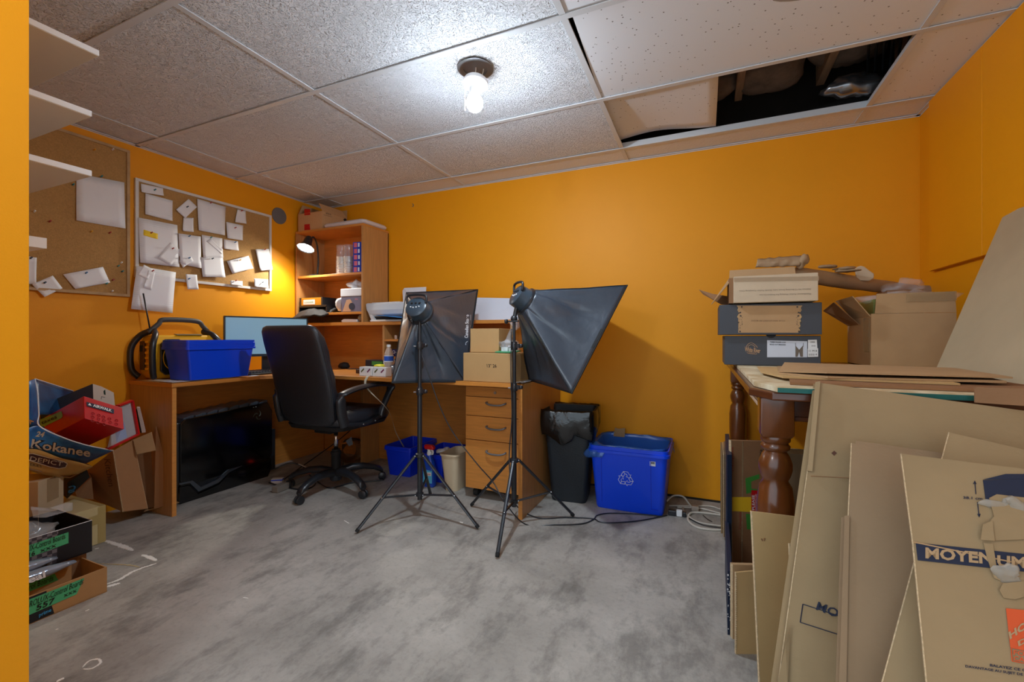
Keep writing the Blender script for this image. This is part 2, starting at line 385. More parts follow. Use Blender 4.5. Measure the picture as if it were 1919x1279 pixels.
for i in range(5):
    for j in range(7):
        x0, x1, y0, y1 = GX[i], GX[i+1], GY[j], GY[j+1]
        if (i, j) == (3, 5): continue                                    # the open bay
        m = TEXM if i < 3 and j < 6 else (PINM if j < 6 else FINM)
        dz = .0
        g = G().box(x0+.006, x1-.006, y0+.006, y1-.006, ZC+.004+dz, ZC+.018)
        if (i, j) == (3, 4):
            g = G().box(x0+.006, x1-.006, y0+.006, y1-.006, ZC+.004, ZC+.018)
            g.v[0].x += .0; g.v[4].x += .0; g.v[0].x = x0+.030; g.v[4].x = x0+.030      # tile hanging short of its rail
        if i == 2 and j == 4:
            # hole for the lamp box
            cx_, cy_ = -.905, 1.675; n = 28; g = G()
            inner = [V(cx_+.072*math.cos(2*PI*k/n), cy_+.072*math.sin(2*PI*k/n), 0) for k in range(n)]
            hx, hy = (x1-x0)/2-.006, (y1-y0)/2-.006; mx_, my_ = (x0+x1)/2, (y0+y1)/2; outer = []
            for k in range(n):
                d = V(math.cos(2*PI*k/n), math.sin(2*PI*k/n), 0); tx = ((mx_+hx*(1 if d.x > 0 else -1))-cx_)/d.x if abs(d.x) > 1e-6 else 9; ty = ((my_+hy*(1 if d.y > 0 else -1))-cy_)/d.y if abs(d.y) > 1e-6 else 9
                outer.append(V(cx_, cy_, 0)+d*min(tx, ty))
            for cxn in (-1, 1):
                for cyn in (-1, 1):
                    q = V(mx_+hx*cxn, my_+hy*cyn, 0); kk = min(range(n), key=lambda k: (outer[k]-q).length); outer[kk] = q
            lo = [[p+V(0, 0, ZC+.004) for p in inner], [p+V(0, 0, ZC+.004) for p in outer], [p+V(0, 0, ZC+.018) for p in outer], [p+V(0, 0, ZC+.018) for p in inner], [p+V(0, 0, ZC+.004) for p in inner]]
            g.loft(lo, False, False)
        link('ceiling_tile', g, m, ceil, bevel=0)
link('ceiling_stain', G().prism([V(.32+.11*math.cos(a)*(1+.1*math.sin(3*a)), 1.72+.07*math.sin(a), ZC+.0036) for a in [2*PI*k/24 for k in range(24)]], (0, 0, .0003)), mat('water_stain', (168, 160, 146), .9, var=.15, vs=12), ceil)
for x in GX[1:5]: link('grid_rail', G().box(x-.012, x+.012, GY[0], YB, ZC-.001, ZC+.003).box(x-.001, x+.001, GY[0], YB, ZC+.003, ZC+.035), RAIL, ceil)
for y in GY[:7]: link('grid_rail', G().box(XL, XR, y-.012, y+.012, ZC-.003, ZC+.001).box(XL, XR, y-.001, y+.001, ZC+.003, ZC+.035), RAIL, ceil)
link('wall_angle', G().box(XL, XL+.02, YF, YB, ZC-.003, ZC+.001).box(XL, XL+.003, YF, YB, ZC-.006, ZC), RAIL, ceil)
link('wall_angle', G().box(XL, XR, YB-.02, YB, ZC-.003, ZC+.001).box(XL, XR, YB-.003, YB, ZC-.006, ZC), RAIL, ceil)
link('wall_angle', G().box(XR-.02, XR, GY[0], YB, ZC-.003, ZC+.001).box(XR-.003, XR, GY[0], YB, ZC-.006, ZC), RAIL, ceil)
# displaced tile lying in the open bay
def dt(s, t):
    x = -.60+s*.655; y = 2.125+t*.60; return V(x, y, ZC+.024+.030*math.sin(PI*s)**2*(.3+.7*t)+.018*(1-s)*t+.01*s)
g = G().grid(dt, 14, 8)
t_ = link('loose_ceiling_tile', g, PINM, None, smooth=True, solid=.013); tag(t_, 'sagging white ceiling tile pushed aside over the open bay', 'ceiling tile')
# plenum
pl = root('trim_1', (0, 0, ZP))
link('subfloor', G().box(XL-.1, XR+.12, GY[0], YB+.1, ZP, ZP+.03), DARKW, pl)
link('plenum_light_block', G().box(XL-.1, XR+.12, YB+.02, YB+.05, ZC+.02, ZP).box(XR+.06, XR+.12, GY[0], YB, ZC+.02, ZP).box(XL-.12, XL-.06, GY[0], YB, ZC+.02, ZP).box(XL-.1, XR+.12, GY[0]-.03, GY[0], ZC, ZP), DARKW, pl)  # unseen sides added to shut outside light out of the plenum
for x in (-2.85, -2.42, -1.99, -1.56, -1.13, -.70, -.27, .16, .57, .92): link('joist', G().box(x, x+.038, GY[0], YB, 2.42, ZP), JOIST, pl)
for k, (x, y, s) in enumerate([(.30, 2.86, .16), (.68, 2.80, .14), (.02, 2.86, .14), (.45, 2.55, .12), (.84, 2.5, .13)]):
    link('insulation_batt', crumple((x, y, 2.50), (s*1.2, s*.8, s*.7), k, .25), INSUL, pl, smooth='all')
for k in range(7):
    x = .70+.03*k; link('cable', G().tube(smooth_path([(x, 1.2, 2.40), (x+.02, 1.9, 2.36+.01*k), (x-.02, 2.4, 2.41), (x+.06, 2.8, 2.33)], 5), .006, 5), BLACK, pl)
link('cable', G().tube(smooth_path([(.35, 2.0, 2.31), (.47, 2.2, 2.30), (.62, 2.30, 2.275), (.85, 2.36, 2.30)], 5), .006, 6), CORD, pl)
link('foil_duct_edge', crumple((.70, 2.72, 2.27), (.14, .05, .05), 9, .35, 14, 14), mat('foil', (150, 152, 156), .25, .9), pl, smooth='all')

# white display shelves on the front wall
def shelf(uv_end, y_end, z_top, lab):
    x = -1.63; t = thing('wall_shelf', lab, 'shelf', (x-.3, YF, z_top-.0165))
    link('board', G().box(x-.62, x, YF, y_end, z_top-.0165, z_top), [WHITEM], t, bevel=.001)
    link('underside', G().box(x-.61, x-.002, YF, y_end-.002, z_top-.0178, z_top-.0165), BIRCH, t)
    link('bracket', G().prism([V(x-.28, YF, z_top-.018), V(x-.28, y_end-.07, z_top-.018), V(x-.28, y_end-.075, z_top-.024), V(x-.28, YF, z_top-.032)], (.02, 0, 0)).ball((x-.27, y_end-.10, z_top-.028), .004, 4), BIRCH, t)
    return t
shelf(0, .701, 1.849, 'topmost white floating shelf on the left front wall just under the ceiling')
shelf(0, .684, 1.663, 'second white floating shelf from the top beside the left jamb')
shelf(0, .684, 1.490, 'third white floating shelf overlapping the top of the large cork board')
g = G(); x = -1.63
t = thing('small_wall_ledge', 'short white ledge with raised lip, lowest of the white shelves at left', 'shelf', (x, YF, 1.25))
link('board', G().box(x-.5, x, YF, .588, 1.246, 1.258), WHITEM, t); link('lip', G().box(x-.02, x, YF, .588, 1.258, 1.274), WHITEM, t)

# ceiling lamp
cl = thing('ceiling_lamp', 'bare bulb in a white holder dangling from an open ceiling box', 'lamp', (-.905, 1.675, ZC))
link('ceiling_box', G().lathe([(.072, 0), (.078, -.004), (.070, -.006), (.052, -.004), (.050, .045), (0, .046)], (-.905, 1.675, ZC), 28), GREYM, cl, smooth=30)
Mh = Matrix.Rotation(-.16, 3, 'X')@Matrix.Rotation(.05, 3, 'Y'); hc = V(-.905, 1.675, 2.092)
link('lamp_holder', G().lathe([(0, .02), (.050, .020), (.054, .012), (.054, .002), (.046, -.006), (.030, -.012), (.024, -.018), (.022, -.05), (.019, -.052), (0, -.052)], hc, 28, Mh), WHITE, cl, smooth=30)
link('wire', G().tube(smooth_path([(-.92, 1.69, 2.205), (-.90, 1.67, 2.16), (-.91, 1.675, 2.115)], 5), .002, 5).tube(smooth_path([(-.88, 1.70, 2.20), (-.875, 1.69, 2.15), (-.89, 1.68, 2.115)], 5), .002, 5), CORD, cl)
link('pull_chain', G().tube([(-.945, 1.655, 2.09), (-.942, 1.65, 1.985)], .0012, 5).ball((-.942, 1.65, 1.98), .003, 4), WHITE, cl)
BULBM = mat('bulb_glow', (224, 240, 255), .5, emit=BULB_STRENGTH)
BULBU = mat('bulb_upper_dimmed', (236, 246, 255), .5, emit=BULB_STRENGTH*.07)  # upper glow cut down so the ceiling around the bulb does not blow out
link('bulb', G().lathe([(.036*math.sin(PI*k/20), -.038*math.cos(PI*k/20)) for k in range(1, 9)], (-.905, 1.668, 2.010), 24, None, True, False), BULBM, cl, smooth='all')
link('bulb_upper', G().lathe([(.036*math.sin(PI*k/20), -.038*math.cos(PI*k/20)) for k in range(8, 18)], (-.905, 1.668, 2.010), 24, None, False, False), BULBU, cl, smooth='all')
link('bulb_neck', G().lathe([(.014, 0), (.017, -.01), (.024, -.025)], (-.905, 1.671, 2.062), 16), WHITE, cl, smooth='all')

# ================================================================ CORK BOARDS
def board(name, label, y0, y1, z0, z1, m, t_, fr):
    t = thing(name, label, 'cork board', (XL, (y0+y1)/2, z0))
    link('cork_panel', G().box(XL+.001, XL+.010, y0+.004, y1-.004, z0+.004, z1-.004), CORK, t)
    for a, b_, c, d in ((y0, y1, z0, z0+t_), (y0, y1, z1-t_, z1), (y0, y0+t_, z0+t_, z1-t_), (y1-t_, y1, z0+t_, z1-t_)):
        link('frame_rail', G().box(XL+.001, XL+fr, a, b_, c, d), m, t, bevel=.0015)
    return t
PINE = mat('pine_frame', (190, 156, 110), .6, var=.25, vs=9, stretch=(2, 2, 2))
b1 = board('cork_board', 'large cork board in a pine frame behind the white shelves', .60, 1.493, 1.245, 2.116, PINE, .016, .018)
b2 = board('cork_board', 'wide white framed cork board covered in pinned papers', 1.519, 2.428, 1.368, 1.966, mat('white_frame', (214, 212, 208), .5), .018, .018)
PINC = {'t': mat('teal_pin', (20, 130, 140), .3), 'r': mat('red_pin', (160, 30, 30), .3), 'y': mat('yellow_pin', (220, 160, 30), .3), 'w': mat('white_pin', (225, 225, 225), .3), 'k': mat('dark_pin', (26, 40, 60), .3), 'b': mat('blue_pin', (30, 100, 160), .3)}
def pin(p, c, par):
    M = Matrix.Rotation(PI/2-.25, 3, 'Y')
    g = G().lathe([(.0045, .006), (.0045, .008), (.0028, .009), (.0028, .016), (.0042, .018), (.004, .020), (0, .0205)], p, 8, M).tube([p, p+M @ V(0, 0, .007)], .0008, 4)
    return link('push_pin', g, PINC[c], par, smooth=40)
def papers(ox, oy, s, items, plane0):
    for k, (pts, pinpt, pc, label, m) in enumerate(items):
        x = plane0+.0012*k*.6
        q = [P(ox+a/s, oy+b_/s, 'X', x) for a, b_ in pts]
        n = len(q); c = sum(q, V(0, 0, 0))/n
        t = thing('paper_note', label, 'paper', (x, c.y, min(p.z for p in q)))
        # slightly curled sheet: subdivided fan lifted at the lower corners
        zmax = max(p.z for p in q); zmin = min(p.z for p in q); g = G(); N = 6
        if n == 4:
            def fn(a, b_, q=q): 
                p = (q[0]*(1-a)+q[1]*a)*(1-b_)+(q[3]*(1-a)+q[2]*a)*b_
                return p+V(.004+.005*b_**3*(abs(a-.5)*2)**2, 0, 0)
            g.grid(fn, N, N); o = link('sheet', g, m, t, smooth=True, solid=.0006)
        else:
            link('sheet', G().prism([p+V(.004, 0, 0) for p in q], (.0008, 0, 0)), m, t)
        if pinpt: pin(P(ox+pinpt[0]/s, oy+pinpt[1]/s, 'X', x+.004), pc, t)
L_, L2 = PAPERL, PAPERL2
papers(235, 310, 4.41, [
 ([(127,152),(310,190),(314,253),(130,222)], (238,208), 't', 'small white slip in the top left corner of the papered board, teal pin', PAPER),
 ([(165,232),(390,293),(385,462),(160,405)], None, 'k', 'white sheet hanging just under the top left slip', L_),
 ([(522,278),(592,345),(492,437),(415,368)], (507,348), 'k', 'tilted square note with a dark pin left of the tall top sheet', PAPER),
 ([(480,432),(562,436),(560,552),(470,543)], None, 'k', 'small note below the tilted square note', L2),
 ([(593,277),(828,345),(818,580),(602,538)], (702,314), 'r', 'tall lined sheet at top centre of the papered board, red pin', L_),
 ([(925,365),(993,378),(997,485),(903,470)], (958,379), 'r', 'narrow slip at the top right of the papered board, red pin', L2),
 ([(833,468),(972,498),(966,622),(840,603)], (903,520), 'r', 'square list with a red pin right of the tall top sheet', L2),
 ([(107,432),(428,495),(442,842),(118,805)], None, 'k', 'largest white page on the papered board, bearing a yellow sticker', L_),
 ([(150,532),(268,567),(264,612),(146,578)], (210,562), 'r', 'small bright yellow sticker pinned on the largest page', mat('yellow_sticker', (244, 206, 20), .6)),
 ([(372,640),(475,718),(370,832),(262,765)], (387,692), 'r', 'tilted ruled sheet overlapping the lower right of the largest page', L2),
 ([(438,563),(622,590),(624,852),(450,815)], (523,590), 'b', 'tall sheet with blue pin left of the two crossed centre sheets', L_),
 ([(445,790),(545,755),(558,790),(472,848)], (523,770), 'b', 'scribbled scrap on the lower part of the tall blue pinned sheet', L2),
 ([(630,575),(800,605),(805,765),(640,768)], (703,600), 't', 'upper centre sheet crossed by a slanting slip, teal pin', L_),
 ([(668,628),(705,603),(803,705),(800,735)], None, 'k', 'slanting narrow slip across the upper centre sheet', PAPER),
 ([(622,760),(805,765),(823,928),(635,922)], (715,776), 'k', 'lower centre sheet hanging near the bottom rail of the board', L_),
 ([(812,612),(930,630),(934,706),(812,690)], (903,640), 'b', 'small card with a blue pin below the square list', PAPER),
 ([(838,793),(1018,748),(1053,853),(880,897)], (943,787), 'y', 'tilted wide card with a yellow pin at lower right of the board', PAPER),
 ([(1075,695),(1185,692),(1214,862),(1112,873)], (1148,700), 'r', 'slip overlapping the right frame of the papered board, red pin', L2),
 ([(866,952),(967,958),(966,1000),(866,985)], (910,957), 'r', 'tiny note standing on the bottom rail of the board', PAPER),
 ([(1062,935),(1180,945),(1180,1020),(1065,1005)], (1130,970), 'k', 'small card in the bottom right corner of the papered board', PAPER),
 ([(497,900),(590,905),(602,1027),(510,1025)], (520,943), 'b', 'small card hanging over the bottom rail of the papered board', PAPER),
 ([(95,830),(417,885),(385,1222),(42,1188)], None, 'r', 'big typed page hanging below the left end of the papered board', L_),
 ([(152,822),(228,860),(180,945),(97,905)], None, 'r', 'small tilted card at the top of the big hanging page', PAPER),
 ([(190,870),(245,885),(210,1035),(145,1010)], (220,877), 'r', 'slip of paper with red pin on top of the big hanging page', PAPER)], XL+.014)
papers(50, 220, 3.655, [
 ([(340,385),(668,447),(673,763),(337,707)], (508,410), 't', 'large sheet with faint handwriting on the pine framed board', L2),
 ([(248,1077),(522,1025),(568,1133),(330,1177)], (403,1070), 'b', 'wide tilted card low on the pine framed board, blue pin', PAPER),
 ([(178,1085),(245,1172),(120,1232),(33,1145)], (120,1137), 'k', 'diamond tilted note hanging over the bottom of the pine frame', L2),
 ([(-30,950),(68,962),(62,1140),(-30,1150)], (25,968), 'k', 'half hidden sheet on the pine framed board next to the left jamb', L2)], XL+.012)
for x, y, c in [(460,228,'y'),(585,225,'w'),(313,466,'t'),(48,649,'w'),(155,717,'r'),(440,787,'y'),(565,795,'r'),(643,1000,'w'),(623,1023,'t'),(650,1060,'t'),(587,1118,'r'),(543,1143,'t'),(580,1195,'w')]:
    pin(P(50+x/3.655, 220+y/3.655, 'X', XL+.010), c, b1)
# ================================================================ CORNER DESK WITH HUTCH
DZ = .748
dk = thing('corner_desk', 'orange veneer L-shaped corner desk with tall shelf hutch along both walls', 'desk', (-2.0, 2.6, 0))
top = [(-3.145, 1.49), (-2.72, 1.49), (-2.72, 2.02), (-2.66, 2.12), (-2.52, 2.24), (-.945, 2.24), (-.945, 2.955), (-3.145, 2.955)]
link('desktop', G().prism([V(x, y, DZ-.024) for x, y in top], (0, 0, .024)), VEN, dk, bevel=.002)
link('end_panel', G().box(-3.14, -2.735, 1.497, 1.519, 0, DZ-.024), VENV, dk, bevel=.001)
link('panel_edging', G().box(-2.735, -2.729, 1.497, 1.519, 0, DZ-.024), VENE, dk)
link('end_panel', G().box(-.945, -.922, 2.25, 2.60, 0, DZ-.004), VENV, dk, bevel=.001)
link('panel_edging', G().box(-.945, -.922, 2.244, 2.25, 0, DZ-.004), VENE, dk)
link('end_panel', G().box(-.945, -.926, 2.603, 2.95, 0, DZ-.004), VENV, dk, bevel=.001)
link('modesty_panel', G().box(-3.12, -3.10, 1.53, 2.92, 0, .70), VEN, dk)
link('modesty_panel', G().box(-3.09, -.96, 2.915, 2.935, .0, DZ-.03), VEN, dk)
link('support_panel', G().box(-2.50, -2.478, 2.72, 2.91, 0, DZ-.026), VENV, dk)
# hutch
HX0, HX1, HY = -3.135, -2.411, 2.65
link('hutch_side', G().box(HX1-.018, HX1, HY, 2.95, 1.122, 1.868), VENV, dk, bevel=.001)
link('hutch_side', G().box(HX0, HX0+.018, HY, 2.95, 1.122, 1.868), VENV, dk, bevel=.001)
link('hutch_top', G().box(HX0, HX1, HY, 2.95, 1.868, 1.886), VEN, dk, bevel=.001)
link('hutch_shelf', G().box(HX0+.018, HX1-.018, HY+.005, 2.94, 1.494, 1.512), VEN, dk, bevel=.001)
link('hutch_shelf', G().box(HX0+.018, HX1-.018, HY+.005, 2.94, 1.186, 1.204), VEN, dk, bevel=.001)
link('hutch_back', G().box(HX0, HX1, 2.94, 2.952, 1.122, 1.868), VEN, dk)
link('long_shelf', G().box(HX0, -1.14, HY, 2.95, 1.098, 1.122), VEN, dk, bevel=.001)
link('compartment_back', G().box(HX0, -1.14, 2.94, 2.952, DZ, 1.098), VEN, dk)
for x in (-3.117, -2.215, -1.90, -1.16): link('divider', G().box(x-.018, x, HY+.01, 2.94, DZ, 1.098), VENV, dk)
for z in (.990, .860): link('small_shelf', G().box(-2.215, -1.918, HY+.012, 2.94, z-.016, z), VEN, dk)

# drawer pedestal
pd = thing('drawer_pedestal', 'three drawer orange veneer pedestal on castors under the right end of the desk', 'drawer unit', (-1.17, 2.6, 0))
px0, px1, py = -1.378, -.965, 2.42
link('body', G().box(px0, px1, py+.02, 2.88, .06, .70), VENV, pd, bevel=.001)
zz = [(.066, .366), (.370, .516), (.520, .635)]
link('lock_strip', G().box(px0+.001, px1-.001, py+.002, py+.02, .639, .698), VEN, pd, bevel=.001)
lk = link('lock', G().lathe([(0, 0), (.009, 0), (.009, .004), (0, .004)], V(px0+.205, py+.002, .667), 16, Matrix.Rotation(PI/2, 3, 'X')), STEEL, pd)
for (z0, z1), hz in zip(zz, (.30, .452, .598)):
    d = link('drawer', G().box(px0+.001, px1-.001, py, py+.018, z0, z1), VEN, pd, bevel=.001)
    xc = px0+.215
    link('handle', G().tube(smooth_path([(xc-.062, py, hz+.008), (xc-.062, py-.018, hz+.006), (xc-.03, py-.026, hz-.003), (xc+.03, py-.026, hz-.003), (xc+.062, py-.018, hz+.006), (xc+.062, py, hz+.008)], 5), .0055, 8), GREYM, d, smooth='all')
for x in (px0+.05, px1-.05):
    for y in (py+.06, 2.83): link('castor', G().lathe([(0, -.016), (.026, -.016), (.028, 0), (.026, .016), (0, .016)], (x, y, .028), 16, Matrix.Rotation(PI/2, 3, 'Y')).box(x-.012, x+.012, y-.012, y+.012, .045, .062), RUB, pd, smooth=40)

# ================================================================ COMPUTER TOWER
tw = thing('computer_tower', 'large glossy black computer tower with louvred top under the left desk wing', 'computer', (-3.0, 1.94, 0))
tx = -2.905
link('case_body', G().box(-3.09, tx-.004, 1.62, 2.25, .02, .49), BLACK, tw, bevel=.008)
link('side_panel', G().prism([V(tx-.004, y, z) for y, z in ((1.635, .10), (2.215, .10), (2.25, .16), (2.25, .47), (2.215, .535), (1.66, .505), (1.635, .48))], (.012, 0, 0)), PIANO, tw, bevel=.003)
g = G()
for k in range(8):
    y = 1.655+k*.072; z = .505+.03*min(1, k/5)
    link('top_louvre', G().prism([V(tx-.012, y, z-.02), V(tx-.012, y+.062, z-.012), V(tx-.012, y+.070, z+.012), V(tx-.012, y+.055, z+.016), V(tx-.012, y+.008, z+.004)], (-.165, 0, 0)), mat('louvre_black', (74, 84, 96), .28, spec=.9), tw, bevel=.002)
link('plinth', G().prism([V(tx, 1.625, .0), V(tx, 2.21, .0), V(tx, 2.235, .05), V(tx, 2.235, .125), V(tx, 2.0, .115), V(tx, 1.93, .10), V(tx, 1.86, .05), V(tx, 1.73, .03), V(tx, 1.68, .10), V(tx, 1.625, .105)], (.016, 0, 0)), PIANO, tw, bevel=.002)
link('silver_accent', G().prism([V(tx+.001, y, z) for y, z in ((1.625, .118), (1.685, .112), (1.735, .043), (1.86, .062), (1.93, .11), (2.02, .128), (1.925, .128), (1.85, .085), (1.75, .066), (1.70, .122), (1.625, .128))], (.013, 0, 0)), mat('gunmetal', (120, 130, 142), .28, .9), tw)
link('rear_column', G().box(-3.09, tx-.002, 2.252, 2.285, .03, .33), BLACK, tw, bevel=.006)
emb = mat('dull_emblem', (70, 78, 66), .5); g = G()
cy_, cz_ = 2.135, .452
for a0 in (PI/2, PI/2+2*PI/3, PI/2+4*PI/3):
    pts = []
    for k in range(7):
        a = a0+k*.30; r = .010+.0042*k; pts.append((a, r))
    L = [V(tx+.009, cy_+math.cos(a)*r, cz_+math.sin(a)*r) for a, r in pts]
    g.tube(L, [.0035, .004, .0045, .004, .003, .002, .001], 5)
link('emblem', g, emb, tw)
link('indicator', G().box(tx+.008, tx+.009, 2.10, 2.108, .512, .516).box(tx+.008, tx+.009, 2.118, 2.126, .513, .517), mat('pale_led', (190, 200, 200), .4), tw)

# power strip and cords under the desk
ps = thing('power_strip', 'long grey power strip with red light lying on the floor behind the tower', 'power strip', (-2.85, 2.6, 0))
a = FL2(515, 925)+V(0, 0, .02); b = FL2(590, 893)+V(0, 0, .02); d = (b-a).normalized(); nn = V(-d.y, d.x, 0)
link('bar', G().prism([a-nn*.025-V(0, 0, .018), a+nn*.025-V(0, 0, .018), a+nn*.025+V(0, 0, .022), a-nn*.025+V(0, 0, .022)], b-a), mat('dusty_grey', (130, 122, 112), .6), ps, bevel=.003)
sw = b-d*.05+V(0, 0, .024)
link('rocker_switch', G().prism([sw+nn*.012, sw-nn*.012, sw-nn*.012+d*.022, sw+nn*.012+d*.022], (0, 0, .006)), mat('red_lit_switch', (255, 40, 20), .3, emit=.7), ps)
def cable(name, pts, r, m, label, cat='cable', sub=7):
    return tag(link(name, G().tube(smooth_path(pts, sub), r, 7), m, None, smooth='all'), label, cat)
def fpx(u, v, z=.006): return P(u, v, 'Z', z)
cable('floor_cable', [fpx(515, 880, .05), fpx(545, 868, .08), fpx(575, 880, .03), fpx(592, 905), fpx(570, 918), fpx(530, 912), fpx(505, 905)], .0045, BLACK, 'black cord looping over the power strip behind the chair base')
cable('floor_cable', [fpx(580, 890, .05), fpx(598, 905), fpx(620, 915), fpx(660, 905), fpx(690, 903), fpx(720, 900)], .0045, BLACK, 'black cord running right from the power strip under the chair')
cable('floor_cable', [fpx(560, 870, .08), fpx(600, 886, .03), fpx(640, 892), fpx(672, 884)], .004, CORD, 'pale cord on the floor between power strip and desk support panel')
cable('floor_cable', [V(-2.75, 2.93-.03, .45), V(-2.72, 2.88, .25), fpx(545, 890, .02), fpx(520, 905)], .004, BLACK, 'black cord hanging down behind the desk knee space')
# white and blue box scraps by the strip
bxs = thing('small_carton', 'tiny white and blue packet beside the power strip behind the tower', 'box', FL2(522, 905))
link('packet', G().box(-.04, .03, -.02, .02, 0, .03, Matrix.Rotation(.6, 4, 'Z')), WHITE, bxs, world=False); link('blue_stripe', G().box(-.041, .031, -.0205, .0205, .018, .026, Matrix.Rotation(.6, 4, 'Z')), BLUE, bxs, world=False)
# wire coil beyond the chair
wc = thing('wire_basket', 'dark coiled wire bundle hanging behind the chair stem under the desk', 'wire coil', FL2(655, 868))
g = G(); c = P(655, 840, 'Y', 2.72)
for k in range(9): g.lathe([(.075+.004*k, -.002), (.078+.004*k, 0), (.075+.004*k, .002), (.072+.004*k, 0)], c+V(0, .005*k, -.004*k), 20, Matrix.Rotation(PI/2-.1*k, 3, 'X'), False, False)
link('coil', g, mat('bronze_wire', (112, 84, 56), .4, .5), wc, smooth='all')
link('binding', G().tube(smooth_path([c+V(-.06, -.03, .06), c+V(-.03, -.05, .045), c+V(.02, -.05, .055), c+V(.05, -.04, .07)], 5), .006, 6), mat('orange_cable', (210, 130, 60), .5), wc)
link('paper_tag', G().prism([c+V(.02, -.06, .07), c+V(.08, -.06, .11), c+V(.09, -.055, .05), c+V(.05, -.055, .03)], (0, .001, 0)), mat('grey_tag', (140, 160, 180), .5), wc)

# ================================================================ OFFICE CHAIR (faces the desk)
ch = thing('office_chair', 'black leather swivel armchair with high back turned to the desk', 'chair', (-2.256, 2.225, 0))
CHX, CHY = -2.256, 2.225
def T3(x, y, z): return V(CHX+x, CHY+y, z)
link('hub', G().lathe([(.02, .05), (.034, .055), (.040, .07), (.040, .115), (.030, .13), (0, .13)], (CHX, CHY, 0), 20), BLACK, ch, smooth=40)
for k in range(5):
    a = math.radians(-86+72*k); dx, dy = math.cos(a), math.sin(a); n_ = V(-dy, dx, 0); loops = []
    for r, z, w_, h in ((.025, .108, .032, .030), (.10, .124, .031, .025), (.18, .120, .028, .022), (.25, .102, .026, .020), (.295, .080, .025, .022), (.312, .066, .022, .014), (.312, .055, .013, .004)):
        c = T3(dx*r, dy*r, z); tdir = V(dx, dy, 0); loops.append([c+n_*w_*math.cos(2*PI*q/12)+V(0, 0, h*math.sin(2*PI*q/12)) for q in range(12)])
    lg = link('base_leg', G().loft(loops), BLACK, ch, smooth=50)
    c = T3(dx*.31, dy*.31, 0); ca = a+PI/2+(.5 if k % 2 else -.3); wd = V(math.cos(ca), math.sin(ca), 0)
    g = G(); M = Matrix.Rotation(ca, 3, 'Z')@Matrix.Rotation(PI/2, 3, 'Y')
    for s in (-1, 1): g.lathe([(0, -.007), (.020, -.007), (.0255, -.004), (.0265, 0), (.0255, .004), (.020, .007), (0, .007)], c+wd*.014*s+V(0, 0, .0268), 20, M)
    g.lathe([(.006, .03), (.006, .068)], c, 8); g.ball(c+V(0, 0, .037), .017, 7, (1, 1, .8))
    link('caster', g, BLACK, lg, smooth=40)
link('gas_lift', G().lathe([(0, .12), (.030, .12), (.030, .225), (.034, .23), (.034, .245), (.026, .25), (.026, .26)], (CHX, CHY, 0), 20), BLACKM, ch, smooth=40)
link('chrome_piston', G().lathe([(.014, .24), (.014, .40)], (CHX, CHY, 0), 16), CHROME, ch, smooth='all')
link('tilt_mechanism', G().box(CHX-.07, CHX+.07, CHY-.12, CHY+.10, .385, .43), BLACKM, ch, bevel=.01)
link('tilt_knob', G().tube([T3(-.02, .0, .40), T3(-.26, -.02, .41)], .006, 8).ball(T3(-.265, -.02, .41), .014, 6), mat('knob_grey', (120, 124, 130), .4), ch, smooth='all')
link('seat_pan', G().loft([rrect(.23, .225, .425, .07, 4, CHX, CHY+.03), rrect(.245, .24, .452, .08, 4, CHX, CHY+.03)]), BLACKM, ch, smooth=40)
def seat_loop(s, z, r): return rrect(.245*s, .25*s, z, r, 5, CHX, CHY+.04)
link('seat_cushion', G().loft([seat_loop(.96, .448, .08), seat_loop(1.0, .465, .09), seat_loop(1.02, .49, .09), seat_loop(.99, .515, .09), seat_loop(.90, .53, .08), seat_loop(.6, .532, .06)]), LEATH, ch, smooth='all')
for k in range(6): link('seat_pleat', G().tube(smooth_path([T3(.15+.0*k, -.12+.035*k, .532), T3(.20, -.115+.035*k, .525), T3(.235, -.11+.035*k, .505)], 4), .006, 6), LEATH, ch, smooth='all')
# backrest: rear shell and front cushion, leaning towards the camera at the top
def back_loop(t, w_, th, off=0, rr=.6):
    z = .455+t*.62; y = -.205-.165*t**1.3+off
    out = []
    for q in range(24):
        a = 2*PI*q/24; ca, sa = math.cos(a), math.sin(a); e = .38
        x = w_*math.copysign(abs(ca)**e, ca); yy = th*math.copysign(abs(sa)**.7, sa)
        out.append(T3(x, y+yy-.012*(1-(x/w_)**2)*0, z+.0*yy))
    return out
prof = [(0, .13, .020), (.03, .185, .030), (.10, .222, .036), (.3, .235, .040), (.5, .238, .040), (.7, .238, .040), (.85, .235, .038), (.94, .228, .034), (.98, .212, .028), (1.0, .18, .016)]
link('back_shell', G().loft([back_loop(t, w_, th) for t, w_, th in prof]), LEATH, ch, smooth=60)
prof2 = [(.06, .17, .03), (.12, .205, .05), (.3, .212, .062), (.38, .205, .055), (.5, .214, .06), (.62, .206, .054), (.75, .214, .06), (.88, .208, .056), (.95, .19, .035)]
link('back_cushion', G().loft([back_loop(t, w_, th, .028) for t, w_, th in prof2]), LEATH, ch, smooth='all')
for s in (-1, 1): link('piping', G().tube(smooth_path([T3(.225*s, -.235, .50), T3(.236*s, -.28, .75), T3(.236*s, -.335, .95), T3(.224*s, -.362, 1.045)], 5), .004, 6), LEATH, ch, smooth='all')
